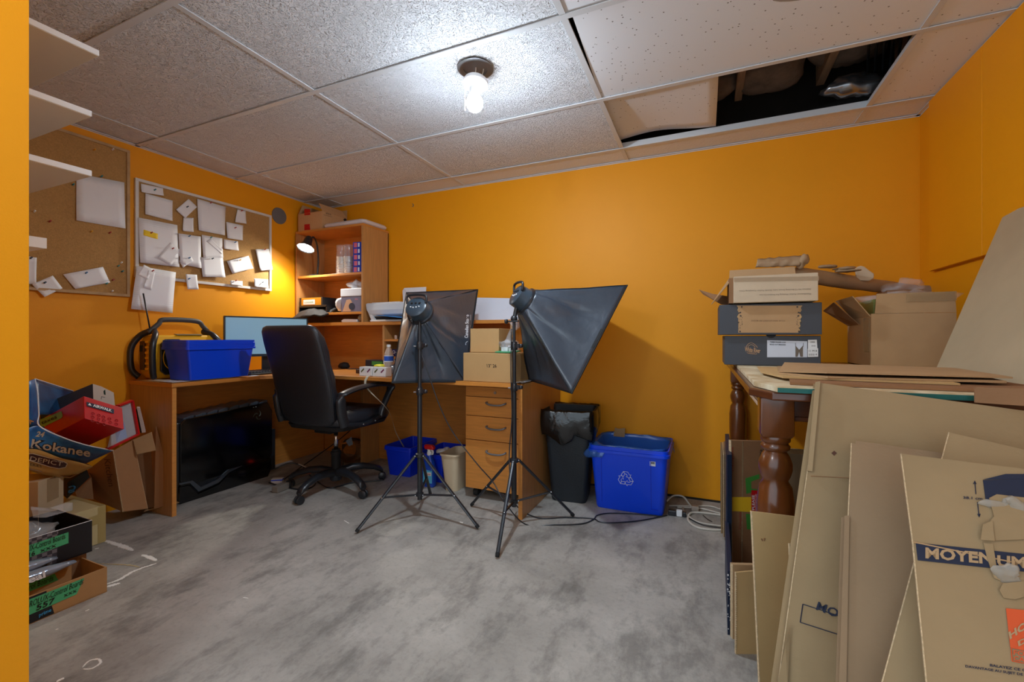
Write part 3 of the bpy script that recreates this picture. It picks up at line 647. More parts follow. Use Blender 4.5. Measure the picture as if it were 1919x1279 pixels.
for s in (-1, 1):
    X = .262*s; pa = smooth_path([T3(X, -.19, .47), T3(X, -.215, .55), T3(X*1.02, -.225, .645), T3(X*1.04, -.20, .668), T3(X*1.06, -.08, .690), T3(X*1.06, .08, .695), T3(X*1.05, .20, .680), T3(X*1.03, .225, .655), T3(X*1.0, .15, .53), T3(X*.98, .13, .475)], 5)
    g = G(); n = len(pa); loops = []
    for i, p in enumerate(pa):
        t = (pa[min(i+1, n-1)]-pa[max(i-1, 0)]).normalized(); side = V(1, 0, 0); upv = t.cross(side).normalized()
        k = i/(n-1); w_ = .034 if .25 < k < .78 else .024; th = .015 if k > .2 else .034
        loops.append([p+side*w_*math.cos(2*PI*q/12)*1.0+upv*th*math.sin(2*PI*q/12) for q in range(12)])
    g.loft(loops)
    ar = link('armrest', g, BLACK, ch, smooth=50)
    link('armrest_foot', G().tube(smooth_path([T3(X, -.19, .475), T3(X, -.02, .452), T3(X*.98, .13, .478)], 6), .020, 10, .7), BLACK, ar, smooth='all')
    link('screw', G().ball(T3(X+.018*s, -.05, .455), .006, 5).ball(T3(X+.018*s, .06, .46), .006, 5), STEEL, ar)

# ================================================================ THINGS ON THE DESK, LEFT WING
mo = thing('computer_monitor', 'flat black framed monitor standing in the desk corner', 'monitor', (-2.79, 2.13, DZ))
TL, TR = R(420, 591, 3.0), R(577, 596, 3.38); TL.z = TR.z = 1.152; zb = .868
d = (TR-TL).normalized(); n = V(d.y, -d.x, 0)       # towards the room
def mq(a, z, o=0): return TL+d*a+n*o+V(0, 0, z-TL.z)
W_ = (TR-TL).length
link('housing', G().prism([mq(0, zb), mq(W_, zb), mq(W_, 1.152), mq(0, 1.152)], n*-.028), BLACK, mo, bevel=.004)
link('bezel', G().prism([mq(0, zb, .002), mq(W_, zb, .002), mq(W_, zb+.018, .002), mq(0, zb+.018, .002)], n*.003).prism([mq(0, 1.142, .002), mq(W_, 1.142, .002), mq(W_, 1.152, .002), mq(0, 1.152, .002)], n*.003).prism([mq(0, zb, .002), mq(.009, zb, .002), mq(.009, 1.152, .002), mq(0, 1.152, .002)], n*.003).prism([mq(W_-.009, zb, .002), mq(W_, zb, .002), mq(W_, 1.152, .002), mq(W_-.009, 1.152, .002)], n*.003), mat('slate_bezel', (44, 58, 66), .4), mo)
link('screen', G().prism([mq(.009, zb+.018, .001), mq(W_-.009, zb+.018, .001), mq(W_-.009, 1.142, .001), mq(.009, 1.142, .001)], n*.001), SCREEN, mo)
link('stand', G().prism([mq(W_*.5-.03, DZ+.008, -.04), mq(W_*.5+.03, DZ+.008, -.04), mq(W_*.5+.03, .98, -.035), mq(W_*.5-.03, .98, -.035)], n*-.02), BLACK, mo, bevel=.004)
c = mq(W_*.5, DZ, -.03); link('stand_foot', G().lathe([(0, 0), (.11, 0), (.11, .004), (.09, .008), (0, .012)], c, 28), BLACK, mo, smooth=40)
mo.location.z = DZ
kb = thing('keyboard', 'black keyboard at the front edge of the left desk wing', 'keyboard', (-2.80, 2.05, DZ))
K0 = V(-2.765, 1.99, DZ); kd = V(-.02, 1, 0).normalized(); kn = V(-kd.y, kd.x, 0)
def kq(a, b_, z): return K0+kd*a+kn*b_+V(0, 0, z)
link('case', G().loft([[kq(0, 0, .002), kq(.42, 0, .002), kq(.42, .14, .002), kq(0, .14, .002)], [kq(0, 0, .012), kq(.42, 0, .012), kq(.42, .14, .022), kq(0, .14, .022)]]), BLACK, kb, bevel=.003)
kf = G()
for r_ in range(5):
    for k in range(18):
        a = .012+k*.0222; b_ = .015+r_*.023; z = .013+b_*.07
        kf.add([kq(a, b_, z), kq(a+.019, b_, z), kq(a+.019, b_+.019, z+.001), kq(a, b_+.019, z+.001), kq(a+.002, b_+.002, z+.008), kq(a+.017, b_+.002, z+.008), kq(a+.017, b_+.017, z+.009), kq(a+.002, b_+.017, z+.009)], [(0, 3, 2, 1), (4, 5, 6, 7), (0, 1, 5, 4), (1, 2, 6, 5), (2, 3, 7, 6), (3, 0, 4, 7)])
ko = link('keys', kf, mat('key_grey', (58, 62, 66), .5), kb); ko['kind'] = 'stuff'

# papers under the bin
def flat_paper(pts, z, m, name, label):
    g = G().prism([V(x, y, z) for x, y in pts], (0, 0, .0012)); return tag(link(name, g, m, None), label, 'paper')
flat_paper([(-3.09, 1.50), (-2.86, 1.495), (-2.84, 1.60), (-3.08, 1.62)], DZ+.001, mat('manila', (214, 188, 140), .7), 'envelope', 'stack of tan envelopes on the left end of the desk under the jobsite radio')
flat_paper([(-2.98, 1.51), (-2.73, 1.50), (-2.725, 1.84), (-2.95, 1.86)], DZ+.0035, PAPER, 'paper_sheet', 'loose white papers sticking out under the blue bin on the desk')
flat_paper([(-3.02, 1.505), (-2.84, 1.50), (-2.85, 1.56), (-3.0, 1.58)], DZ+.0055, mat('offwhite', (226, 216, 196), .7), 'paper_sheet', 'cream paper slips on the desk beside the radio')
flat_paper([(-2.76, 1.965), (-2.725, 1.965), (-2.725, 2.02), (-2.76, 2.02)], DZ+.001, PAPER, 'paper_sheet', 'small white note right of the blue bin on the desk edge')
# blue bin (two nested)
bn = thing('blue_bin', 'bright blue plastic bin with a double rim on the left desk wing', 'bin', (-2.815, 1.76, DZ+.007))
def bin_shell(par, cx_, cy_, z0, hx0, hy0, hx1, hy1, h, m, rim=.012, rimh=.028, th=.003, r=.012, name='shell'):
    L = [rrect(hx0, hy0, z0, r, 4, cx_, cy_), rrect(hx1, hy1, z0+h-rimh, r, 4, cx_, cy_), rrect(hx1+rim, hy1+rim, z0+h-rimh, r+.004, 4, cx_, cy_), rrect(hx1+rim, hy1+rim, z0+h-rimh*.55, r+.004, 4, cx_, cy_),
         rrect(hx1+rim-.002, hy1+rim-.002, z0+h-rimh*.5, r+.004, 4, cx_, cy_), rrect(hx1+rim-.002, hy1+rim-.002, z0+h, r+.004, 4, cx_, cy_), rrect(hx1, hy1, z0+h, r, 4, cx_, cy_), rrect(hx0-th, hy0-th, z0+th*1.5, r, 4, cx_, cy_)]
    return link(name, G().loft(L), m, par, smooth=35)
bin_shell(bn, -2.815, 1.762, DZ+.008, .098, .178, .115, .200, .205, BLUE)
bin_shell(bn, -2.815, 1.762, DZ+.035, .098, .178, .113, .198, .205, BLUE, name='inner_shell')
# jobsite radio
ra = thing('jobsite_radio', 'yellow and black jobsite radio with a roll cage handle and antenna', 'radio', (-3.03, 1.66, DZ+.007))
rx0, rx1, ry0, ry1, rz = -3.125, -2.96, 1.515, 1.90, DZ+.008
link('body', G().loft([[V(x, y, z) for x, y in ((rx0+e, ry0+.02+e), (rx1-e, ry0+.02+e), (rx1-e, ry1-.02-e), (rx0+e, ry1-.02-e))] for z, e in ((rz, .03), (rz+.03, .01), (rz+.10, .0), (rz+.17, .005), (rz+.215, .022))]), YEL, ra, bevel=.008)
link('speaker_cover', G().loft([[V(rx1+o, ry0+.05+.07*s, rz+.02+.0*s+zz_) for s, zz_ in ((0, .02), (.35, 0), (1.35, 0), (1.7, .02), (1.7, .15), (1.35, .175), (.35, .175), (0, .15))] for o in (-.004, .012)]), BLACK, ra, bevel=.004)
link('speaker_ring', G().tube([V(rx1+.014, ry0+.06+.05+.05*math.cos(a)*(1.0), rz+.105+.062*math.sin(a)) for a in [2*PI*k/24 for k in range(25)]], .002, 5), YEL, ra)
link('speaker_grille', G().lathe([(0, .013), (.03, .014), (.046, .010), (.048, 0)], V(rx1, ry0+.11, rz+.105), 24, Matrix.Rotation(PI/2, 3, 'Y')), BLACKM, ra, smooth=40)
link('display', G().prism([V(rx1-.05, 1.66, rz+.2185), V(rx1-.05, 1.80, rz+.2185), V(rx1-.018, 1.80, rz+.214), V(rx1-.018, 1.66, rz+.214)], (.002, 0, .003)), mat('lcd_grey', (120, 124, 96), .3), ra)
for k in range(6): link('side_rib', G().box(rx0+.10, rx0+.135, ry0+.008, ry0+.024, rz+.045+.026*k, rz+.058+.026*k), YEL, ra, bevel=.004)
link('battery_hatch', G().box(rx0+.045, rx0+.085, ry0+.010, ry0+.021, rz+.045, rz+.185), mat('brown_hatch', (92, 60, 24), .5), ra, bevel=.002)
link('port', G().box(rx0+.054, rx0+.076, ry0+.006, ry0+.012, rz+.135, rz+.165), BLACKM, ra)
for s, yy in ((1, ry0-.012), (-1, ry1+.012)):
    link('cage_bar', G().tube(smooth_path([(rx0+.02, yy+.03*s, rz+.01), (rx0+.01, yy, rz+.05), (rx0+.01, yy-.002*s, rz+.15), (rx0+.03, yy+.03*s, rz+.21), (-3.045, 1.56 if s > 0 else 1.86, rz+.235)], 5), .0155, 8), BLACK, ra, smooth='all')
    link('cage_bar', G().tube(smooth_path([(rx1-.005, yy+.035*s, rz+.01), (rx1+.012, yy+.022*s, rz+.05), (rx1+.012, yy+.022*s, rz+.16), (rx1-.02, yy+.05*s, rz+.215), (-3.045, 1.58 if s > 0 else 1.84, rz+.235)], 5), .0155, 8), BLACK, ra, smooth='all')
link('carry_handle', G().tube(smooth_path([(-3.045, 1.55, rz+.225), (-3.045, 1.60, rz+.27), (-3.045, 1.63, rz+.292), (-3.045, 1.80, rz+.290), (-3.045, 1.84, rz+.262), (-3.045, 1.88, rz+.225)], 5), .013, 8), mat('rubber_grey', (72, 72, 68), .55), ra, smooth='all')
link('antenna', G().tube([(-3.07, 1.575, rz+.22), (-3.085, 1.545, rz+.42)], .004, 7), BLACK, ra, smooth='all')

ra.scale = (1.0, 1.08, 1.22)
# ================================================================ HUTCH CONTENTS
# carton on top
def carton(name, label, cat, loc, L, W, H, rotz=0, m=CARD, flaps=(), th=.004, group=None, tilt=(0, 0)):
    """open topped carton; flaps = list of (side, length, angle) ; side 0 -Y 1 +X 2 +Y 3 -X ; angle 0 = straight up, positive = outwards"""
    t = thing(name, label, cat, loc, (tilt[0], tilt[1], rotz), group)
    link('bottom_panel', G().box(-L/2, L/2, -W/2, W/2, 0, th), m, t, world=False)
    for x0, x1, y0, y1 in ((-L/2, L/2, -W/2, -W/2+th), (-L/2, L/2, W/2-th, W/2), (-L/2, -L/2+th, -W/2+th, W/2-th), (L/2-th, L/2, -W/2+th, W/2-th)):
        link('side_panel', G().box(x0, x1, y0, y1, th, H), m, t, world=False)
    for s, ln, an in flaps:
        a = math.radians(an)
        base = {0: (V(0, -W/2, H), V(1, 0, 0), V(0, -1, 0), L), 1: (V(L/2, 0, H), V(0, 1, 0), V(1, 0, 0), W), 2: (V(0, W/2, H), V(1, 0, 0), V(0, 1, 0), L), 3: (V(-L/2, 0, H), V(0, 1, 0), V(-1, 0, 0), W)}[s]
        o, e, out, wd = base; dd = out*math.sin(a)+V(0, 0, 1)*math.cos(a); nrm = e.cross(dd).normalized()
        q = [o-e*wd/2, o+e*wd/2, o+e*(wd/2-.01)+dd*ln, o-e*(wd/2-.01)+dd*ln]
        link('flap', G().prism(q, nrm*th*.8), m, t, world=False)
    return t
c1 = carton('cardboard_carton', 'open cardboard carton with red tape on top of the hutch', 'box', (-2.985, 2.80, 1.887), .27, .27, .145, 0, mat('carton_pale', (206, 160, 112), .8, var=.06), ((0, .001, 0), (1, .085, -35), (3, .085, -25), (2, .08, 10)))
decal([P(571, 392, 'Y', 2.665), P(582, 392, 'Y', 2.665), P(582, 403, 'Y', 2.665), P(571, 404, 'Y', 2.665)], RED, c1, 'red_tape')
decal([P(571, 421, 'Y', 2.665), P(581, 420, 'Y', 2.665), P(582, 431, 'Y', 2.665), P(571, 432, 'Y', 2.665)], RED, c1, 'red_tape')
xs = -2.85
for (u0, v0, u1, v1, u2, v2), s in (((611, 401, 621, 404, 611, 397), 'aleo'), ((607, 404, 623, 408, 607, 402), 'custompress')):
    text(s, P(u0, v0, 'X', xs), P(u1, v1, 'X', xs), P(u2, v2, 'X', xs), INK, c1)
decal([P(645, 417, 'X', xs), P(649, 418, 'X', xs), P(649, 413, 'X', xs), P(651, 413, 'X', xs), P(647, 409, 'X', xs), P(643, 412, 'X', xs), P(645, 413, 'X', xs)], INK, c1, 'arrow_mark')
def padf(s, t):
    x = -2.84+s*.43; y = 2.66+t*.29; e = (math.sin(PI*s)**.5*math.sin(PI*t)**.5) if 0 < s < 1 and 0 < t < 1 else 0
    return V(x, y, 1.888+.028*e*(.6+.4*s)+.006*noise.noise(V(x*25, y*25, 0))*e+.002)
def pring(e, z):
    L = rrect(.212-e, .140-e, z, .03, 5, -2.625, 2.80); return [p+V(0, 0, .006*noise.noise(p*22)) for p in L]
g = G().loft([pring(.012, 1.888), pring(0, 1.900), pring(-.002, 1.912), pring(.01, 1.926), pring(.05, 1.934)])
tag(link('plastic_package', g, mat('pearly_film', (214, 204, 204), .3, bump=.3, bs=25), None, smooth='all'), 'flat white plastic wrapped package lying on top of the hutch', 'package')
# desk lamp
dl = thing('desk_lamp', 'lit black desk lamp standing on the upper hutch shelf', 'lamp', (-2.985, 2.74, 1.512))
link('lamp_base', G().lathe([(0, 0), (.075, 0), (.075, .006), (.055, .014), (.015, .02), (0, .02)], (-2.985, 2.735, 1.512), 28), BLACK, dl, smooth=40)
hd = P(573, 466, 'Y', 2.56); up_ = hd+V(0, .05, .085)
link('lamp_neck', G().tube(smooth_path([(-2.985, 2.74, 1.53), (-2.98, 2.745, 1.66), (-2.96, 2.71, 1.78), up_+V(0, .03, .02), up_], 6), .007, 8), BLACK, dl, smooth='all')
ax = V(.10, -.42, -.90).normalized(); M = V(0, 0, -1).rotation_difference(ax).to_matrix()
link('lamp_shade', G().lathe([(.026, .098), (.030, .09), (.034, .05), (.052, .02), (.066, 0), (.064, 0), (.050, .02), (.032, .05), (.026, .085), (0, .086)], hd, 28, M), BLACK, dl, smooth=50)
link('shade_cap', G().ball(hd-ax*.095, .026, 8), BLACK, dl, smooth='all')
link('lamp_bulb', G().lathe([(0, .004), (.058, .006), (.058, .010), (0, .012)], hd, 24, M), mat('desk_bulb_glow', (255, 248, 232), .5, emit=30), dl, smooth=40)
l = bpy.data.lights.new('desk_lamp_light', 'SPOT'); l.energy = DESK_LAMP_W; l.spot_size = math.radians(150); l.spot_blend = .6; l.shadow_soft_size = .04; l.color = (1, .96, .86)
lo = bpy.data.objects.new('desk_lamp_light', l); C.objects.link(lo); lo.location = hd+ax*.012; lo.rotation_euler = V(0, 0, -1).rotation_difference(ax).to_euler()
# blue boxes stack
BB = mat('blue_box_print', (24, 72, 200), .35); BBL = mat('light_blue_print', (60, 150, 236), .35)
b0 = None
for k in range(5):
    bb = thing('blue_product_box', 'small blue box with pink panel, %s in the stack of five' % ('bottom one', 'second from bottom', 'middle one', 'second from top', 'top one')[k], 'box', (-2.487+.002*(k % 2), 2.715, 1.5125+.0475*k), (0, 0, .12+.03*(k % 3)), 'blue boxes stacked on the hutch shelf')
    link('box_body', G().box(-.045, .045, -.045, .045, 0, .0465), BB, bb, world=False, bevel=.001)
    link('side_print', G().box(-.0455, -.045, -.04, .04, .006, .040), BB, bb, world=False)
    fa = G().box(-.012, .018, -.0457, -.045, .006, .042); 
    link('front_oval', G().prism([V(.0454, .0+.026*math.cos(a), .024+.015*math.sin(a)) for a in [2*PI*q/16 for q in range(16)]], (.0006, 0, 0)), BBL, bb, world=False)
    link('pink_panel', G().box(-.036+.0, -.008, -.0460, -.0452, .005, .041), PINK, bb, world=False)
    link('white_strip', G().box(.000, .014, -.0460, -.0452, .008, .038), WHITE, bb, world=False)
# cups in clear bag
for k, (x, y) in enumerate(((-2.70, 2.72), (-2.635, 2.73))):
    cp = thing('foam_cup_stack', ('left' if k == 0 else 'right')+' sleeve of white foam cups in a clear bag on the hutch shelf', 'cups', (x, y, 1.512))
    link('cups', G().lathe([(0, 0), (.028, 0)]+[(.028+.004*(i % 2)+.0005*i, .012+.010*i) for i in range(11)]+[(.036, .14), (0, .14)], (x, y, 1.513), 20), mat('foam_white', (232, 226, 216), .7), cp, smooth=30)
    link('print_marks', G().ball((x-.01, y-.033, 1.56), .006, 4, (1, .3, .6)).ball((x+.012, y-.032, 1.60), .006, 4, (1, .3, .6)).ball((x+.01, y-.033, 1.535), .006, 4, (1, .3, .6)), mat('faded_logo', (150, 120, 150), .6), cp)
    link('bag_sleeve', G().lathe([(.040, .002), (.041, .10), (.039, .16), (.036, .19), (.040, .235)], (x, y, 1.512), 14, None, False, False), CLEAR, cp, smooth='all')
# middle shelf
bi = thing('ring_binder', 'orange box file with white label lying on the middle hutch shelf', 'binder', (-3.0, 2.76, 1.235))
link('cover', G().box(-3.10, -2.845, 2.665, 2.90, 1.262, 1.330), mat('amber_card', (200, 132, 24), .5), bi, bevel=.002)
link('spine_edge', G().box(-3.102, -3.085, 2.662, 2.905, 1.260, 1.332), BLACK, bi); link('spine_edge', G().box(-2.86, -2.843, 2.662, 2.905, 1.260, 1.332), BLACK, bi)
link('label_plate', G().box(-3.06, -2.93, 2.6635, 2.665, 1.275, 1.315), WHITE, bi)
text('LOGGER', V(-3.045, 2.663, 1.288), V(-2.945, 2.663, 1.288), V(-3.045, 2.663, 1.300), GREENP, bi)
trf = tag(link('paper_tray', G().box(-3.105, -2.80, 2.66, 2.92, 1.252, 1.258).box(-3.105, -2.80, 2.66, 2.664, 1.258, 1.268).box(-3.105, -3.10, 2.66, 2.92, 1.204, 1.262).box(-2.805, -2.80, 2.66, 2.92, 1.204, 1.262), BLACK, None), 'black tray holding the orange box file on the middle shelf', 'tray')
g = G().grid(lambda s, t: V(-3.13+s*.36, 2.60+.14*t-.035*math.sin(PI*s)*(1-t), 1.150+.085*t+.035*math.sin(PI*s*1.1)*math.sin(PI*min(1, t*1.1))+.014*noise.noise(V(s*7, t*5, 1)))+V(0, 0, .03*s*(1-t)), 20, 12)
tag(link('black_pouch', g, mat('black_cloth', (44, 44, 46), .75, bump=.3, bs=25), None, smooth=True, solid=.012), 'black cloth pouch drooping over the front of the middle hutch shelf', 'pouch')
pb = thing('plastic_bag', 'crumpled white plastic bag behind the picture box on the middle shelf', 'bag', (-2.62, 2.80, 1.205))
link('bag_body', crumple((-2.695, 2.73, 1.275), (.055, .06, .068), 3, .3, 18, 16), MILK, pb, smooth='all')
link('bag_knot', crumple((-2.57, 2.75, 1.415), (.065, .05, .038), 5, .5, 14, 25), MILK, pb, smooth='all')
pbx = thing('picture_box', 'grey and blue packing box with product picture on the middle shelf', 'box', (-2.52, 2.78, 1.205))
link('carton_body', G().box(-2.655, -2.44, 2.672, 2.87, 1.2055, 1.325), mat('violet_grey', (104, 104, 130), .45, var=.15), pbx, bevel=.002)
link('white_lid_tray', G().box(-2.66, -2.435, 2.668, 2.875, 1.326, 1.39), mat('white_tray', (222, 228, 238), .35), pbx, bevel=.006)
decal([V(-2.64, 2.672, 1.21), V(-2.60, 2.672, 1.30), V(-2.56, 2.672, 1.305), V(-2.52, 2.672, 1.25), V(-2.56, 2.672, 1.21)], mat('skin_tone_print', (190, 150, 120), .5), pbx, 'hand_picture')
decal([V(-2.545+.03*math.cos(a), 2.671, 1.248+.028*math.sin(a)) for a in [2*PI*q/14 for q in range(14)]], NAVY, pbx, 'device_picture')
text('PRO', V(-2.51, 2.671, 1.297), V(-2.48, 2.671, 1.297), V(-2.51, 2.671, 1.308), PINK, pbx)
# bottom nook
tag(link('foam_bar', G().prism([V(-2.655, 2.68, 1.124), V(-2.50, 2.68, 1.124), V(-2.50, 2.68, 1.146), V(-2.60, 2.68, 1.150), V(-2.64, 2.68, 1.150), V(-2.665, 2.68, 1.138)], (0, .03, 0)), WHITE, None, bevel=.003), 'white plastic bar on the board below the middle shelf', 'bar')
jb = thing('glass_bulb', 'clear round glass lamp bulb lying by the hutch side panel', 'light bulb', (-2.475, 2.70, 1.124))
link('globe', G().ball((-2.468, 2.70, 1.156), .031, 10), mat('champagne_glass', (226, 210, 180), .08, trans=.75, spec=.8), jb, smooth='all'); link('bulb_cap', G().lathe([(.012, 0), (.013, .02), (.010, .03)], (-2.468, 2.725, 1.156), 12, Matrix.Rotation(-PI/2, 3, 'X')), STEEL, jb)
# printer
pr = thing('printer', 'white inkjet printer with blue folder in its tray on the long shelf', 'printer', (-2.2, 2.8, 1.122))
body = [(2.66, 1.124), (2.655, 1.136), (2.66, 1.150), (2.90, 1.150), (2.90, 1.124)]
link('tray_base', G().prism([V(-2.36, 2.665, 1.123), V(-1.93, 2.665, 1.123), V(-1.93, 2.93, 1.123), V(-2.36, 2.93, 1.123)], (0, 0, .016)), WHITE, pr, bevel=.006)
link('main_body', G().loft([[V(x0, 2.67+dy, z), V(-1.90, 2.67+dy, z), V(-1.90, 2.93, z), V(x0, 2.93, z)] for x0, z, dy in ((-2.345, 1.162, .03), (-2.37, 1.180, .0), (-2.392, 1.215, -.005), (-2.405, 1.262, .0), (-2.400, 1.268, .01))]), mat('printer_white', (206, 214, 222), .3), pr, bevel=.006)
link('side_cheek', G().prism([V(-2.405, 2.672, 1.262), V(-2.385, 2.672, 1.20), V(-2.345, 2.672, 1.124), V(-2.30, 2.672, 1.124), V(-2.34, 2.672, 1.165), V(-2.36, 2.672, 1.20)], (0, .25, 0)), WHITE, pr, bevel=.002)
link('output_slot', G().box(-2.335, -1.94, 2.69, 2.90, 1.138, 1.163), BLACKM, pr)
link('paper_on_lid', G().prism([V(-2.37, 2.70, 1.269), V(-2.10, 2.68, 1.269), V(-2.06, 2.90, 1.269), V(-2.35, 2.90, 1.269)], (0, 0, .004)), PAPER, pr)
tag(link('blue_folder', G().prism([V(-2.27, 2.63, 1.170), V(-2.05, 2.61, 1.148), V(-1.96, 2.66, 1.146), V(-2.22, 2.70, 1.168)], (0, 0, .004)), mat('folder_blue', (20, 110, 180), .4), None), 'blue folder poking out of the printer tray', 'folder')
tag(link('paper_stack', G().prism([P(748, 603, 'Y', 2.74), P(768, 552, 'Y', 2.86), P(795, 552, 'Y', 2.86), P(780, 603, 'Y', 2.74)], (0, .01, 0)).prism([P(755, 545, 'Y', 2.91), P(758, 540, 'Y', 2.91), P(799, 538, 'Y', 2.91), P(795, 600, 'Y', 2.80), P(757, 600, 'Y', 2.80)], (0, .004, 0)), PAPER, None), 'upright white paper stack in the rear feed of the printer', 'paper')
tag(link('foam_board', G().prism([P(893, 558, 'Y', 2.88), P(1000, 560, 'Y', 2.88), V(-1.145, 2.84, 1.124), V(-1.56, 2.84, 1.124)], (0, .012, 0)), mat('cool_white_board', (214, 220, 232), .4), None), 'white foam board leaning on the back wall behind the two softboxes', 'board')
# cubby
tag(link('glue_cap', G().lathe([(0, 0), (.011, 0), (.011, .022), (.008, .03), (0, .03)], (-2.14, 2.70, .9905), 14), mat('tan_cap', (190, 160, 140), .5), None, smooth=30), 'small tan cap on the top cubby shelf left of the softbox', 'cap')
tag(link('green_tangle', crumple((-2.05, 2.72, 1.018), (.03, .025, .026), 3, .5, 10, 40), mat('green_cloth', (40, 110, 60), .7), None, smooth='all'), 'small green tangle on the top cubby shelf', 'string')
qb = thing('cotton_swab_box', 'dark blue cotton swab box in the middle cubby', 'box', (-2.06, 2.70, .861))
link('box_body', G().box(-2.165, -1.95, 2.68, 2.74, .861, .915), mat('deep_navy_box', (22, 26, 92), .4), qb, bevel=.001)
text('Q-tips', V(-2.155, 2.679, .878), V(-2.07, 2.679, .878), V(-2.155, 2.679, .906), PAPER, qb, bold=.01)
# things on the desktop, right of the chair
tag(link('webcam', crumple((-2.72, 2.76, .772), (.055, .04, .026), 2, .3, 10, 18), BLACKM, None, smooth='all'), 'small black webcam shaped lump on the desk by the hutch left side', 'webcam')
cable('thin_cable', [V(-2.66, 2.75, .756), V(-2.6, 2.70, .753), V(-2.52, 2.74, .753), V(-2.42, 2.71, .753)], .0035, BLACK, 'thin black cable on the desk between webcam and label printer')
cable('thin_cable', [V(-2.35, 2.85, .78), V(-2.33, 2.85, .86), V(-2.24, 2.85, .87), V(-2.16, 2.84, .80)], .0035, BLACK, 'black cable arching behind the label printer')
lp = thing('label_printer', 'black label maker with green front strip on the desk', 'label printer', (-2.34, 2.72, DZ))
link('lower_body', G().prism([V(-2.43, 2.62, DZ+.001), V(-2.24, 2.62, DZ+.001), V(-2.24, 2.62, .780), V(-2.40, 2.62, .780)], (0, .13, 0)), BLACK, lp, bevel=.003)
link('upper_body', G().box(-2.39, -2.22, 2.65, 2.76, .781, .832), BLACK, lp, bevel=.003)
link('green_strip', G().box(-2.325, -2.225, 2.648, 2.65, .792, .822), mat('dim_green', (70, 140, 60), .4), lp)
bw = thing('leather_wallet', 'dark brown folder lying flat before the water bottle on the desk', 'folder', (-2.17, 2.50, DZ))
link('cover', G().box(-2.27, -2.02, 2.42, 2.56, DZ+.001, DZ+.030), mat('brown_leather', (84, 54, 30), .5, var=.2), bw, bevel=.004)
tag(link('yellow_case', crumple((-2.17, 2.58, .796), (.075, .03, .014), 4, .2, 10, 20), mat('acid_yellow', (226, 226, 30), .4), None, smooth='all'), 'acid yellow soft case behind the brown folder', 'case')
tag(link('white_envelope', G().prism([V(-2.19, 2.47, .781), V(-2.05, 2.46, .781), V(-2.03, 2.55, .784), V(-2.17, 2.56, .784)], (0, 0, .002)), PAPER, None), 'small white envelope on top of the brown folder', 'envelope')
tag(link('red_lighter', G().box(-2.085, -2.03, 2.385, 2.405, DZ+.001, DZ+.018), RED, None, bevel=.004), 'short red plastic piece beside the water bottle', 'lighter')
tag(link('blue_box_file', G().box(-2.21, -2.10, 2.70, 2.76, DZ+.001, .86), mat('royal_blue', (16, 56, 130), .5), None, bevel=.003), 'dark blue box behind the tape roll on the desk', 'box')
tr = thing('tape_roll', 'white roll of tape standing on its edge left of the water bottle', 'tape roll', (-2.10, 2.57, .79))
link('roll', G().lathe([(.018, -.024), (.034, -.024), (.034, .024), (.018, .024), (.018, -.024)], (-2.105, 2.58, .826), 24, Matrix.Rotation(PI/2, 3, 'X')@Matrix.Rotation(.35, 3, 'X'), False, False), PAPER, tr, smooth=40)
wb_ = thing('water_bottle', 'clear plastic water bottle with blue and white label on the desk', 'bottle', (-1.985, 2.43, DZ))
bx, by = -1.985, 2.43
link('bottle_body', G().lathe([(0, .004), (.026, .0), (.031, .008)]+[(.031-.002*(i % 2), .02+.011*i) for i in range(6)]+[(.031, .085), (.031, .135), (.029, .148), (.020, .172), (.012, .186), (.0115, .196)], (bx, by, DZ+.001), 20), mat('bottle_plastic', (226, 206, 190), .08, alpha=.5, spec=.9), wb_, smooth=50)
link('bottle_label', G().lathe([(.0318, .088), (.0318, .132)], (bx, by, DZ+.001), 20, None, False, False), mat('label_white', (220, 230, 240), .5), wb_, smooth='all')
link('label_logo', G().lathe([(.0322, .095), (.0322, .127)], (bx, by, DZ+.001), 20, Matrix.Rotation(PI, 3, 'Z'), False, False), mat('label_blue', (30, 90, 200), .5), wb_, smooth='all')
link('bottle_cap', G().lathe([(.014, .190), (.014, .206), (0, .207)], (bx, by, DZ+.001), 16), WHITE, wb_, smooth=40)
sb0 = None
for k, (u0, u1) in enumerate(((674, 697), (699, 723))):
    a, b_ = P(u0, 710, 'Y', 2.29), P(u1, 710, 'Y', 2.29)
    sb = thing('small_white_box', ('left' if k == 0 else 'right')+' small white box with slanted stripes at the desk front edge', 'box', (a.x, 2.33, DZ), (0, 0, 0), 'small white boxes at the desk edge')
    link('box_body', G().box(a.x, b_.x, 2.29, 2.35, DZ+.001, DZ+.060), WHITEM, sb, bevel=.001)
    w_ = b_.x-a.x
    for q, mm in ((.12, mat('olive_stripe', (100, 100, 60), .5)), (.62, mat('plum_stripe', (120, 40, 80), .5))):
        decal([V(a.x+w_*q, 2.29, DZ+.030), V(a.x+w_*(q+.05), 2.29, DZ+.022), V(a.x+w_*(q+.28), 2.29, DZ+.044), V(a.x+w_*(q+.23), 2.29, DZ+.052)], mm, sb, 'stripe')
tag(link('cellophane_scrap', crumple((-1.915, 2.40, .78), (.05, .035, .028), 8, .5, 12, 24), mat('cellophane', (150, 170, 190), .15, alpha=.6), None, smooth='all'), 'crumpled cellophane beside the right small white box', 'wrapper')
tag(link('dark_gadget', crumple((-1.865, 2.42, .766), (.035, .035, .016), 5, .3, 10, 24), BLACK, None, smooth='all'), 'small dark gadget next to the lower left of the first softbox', 'gadget')
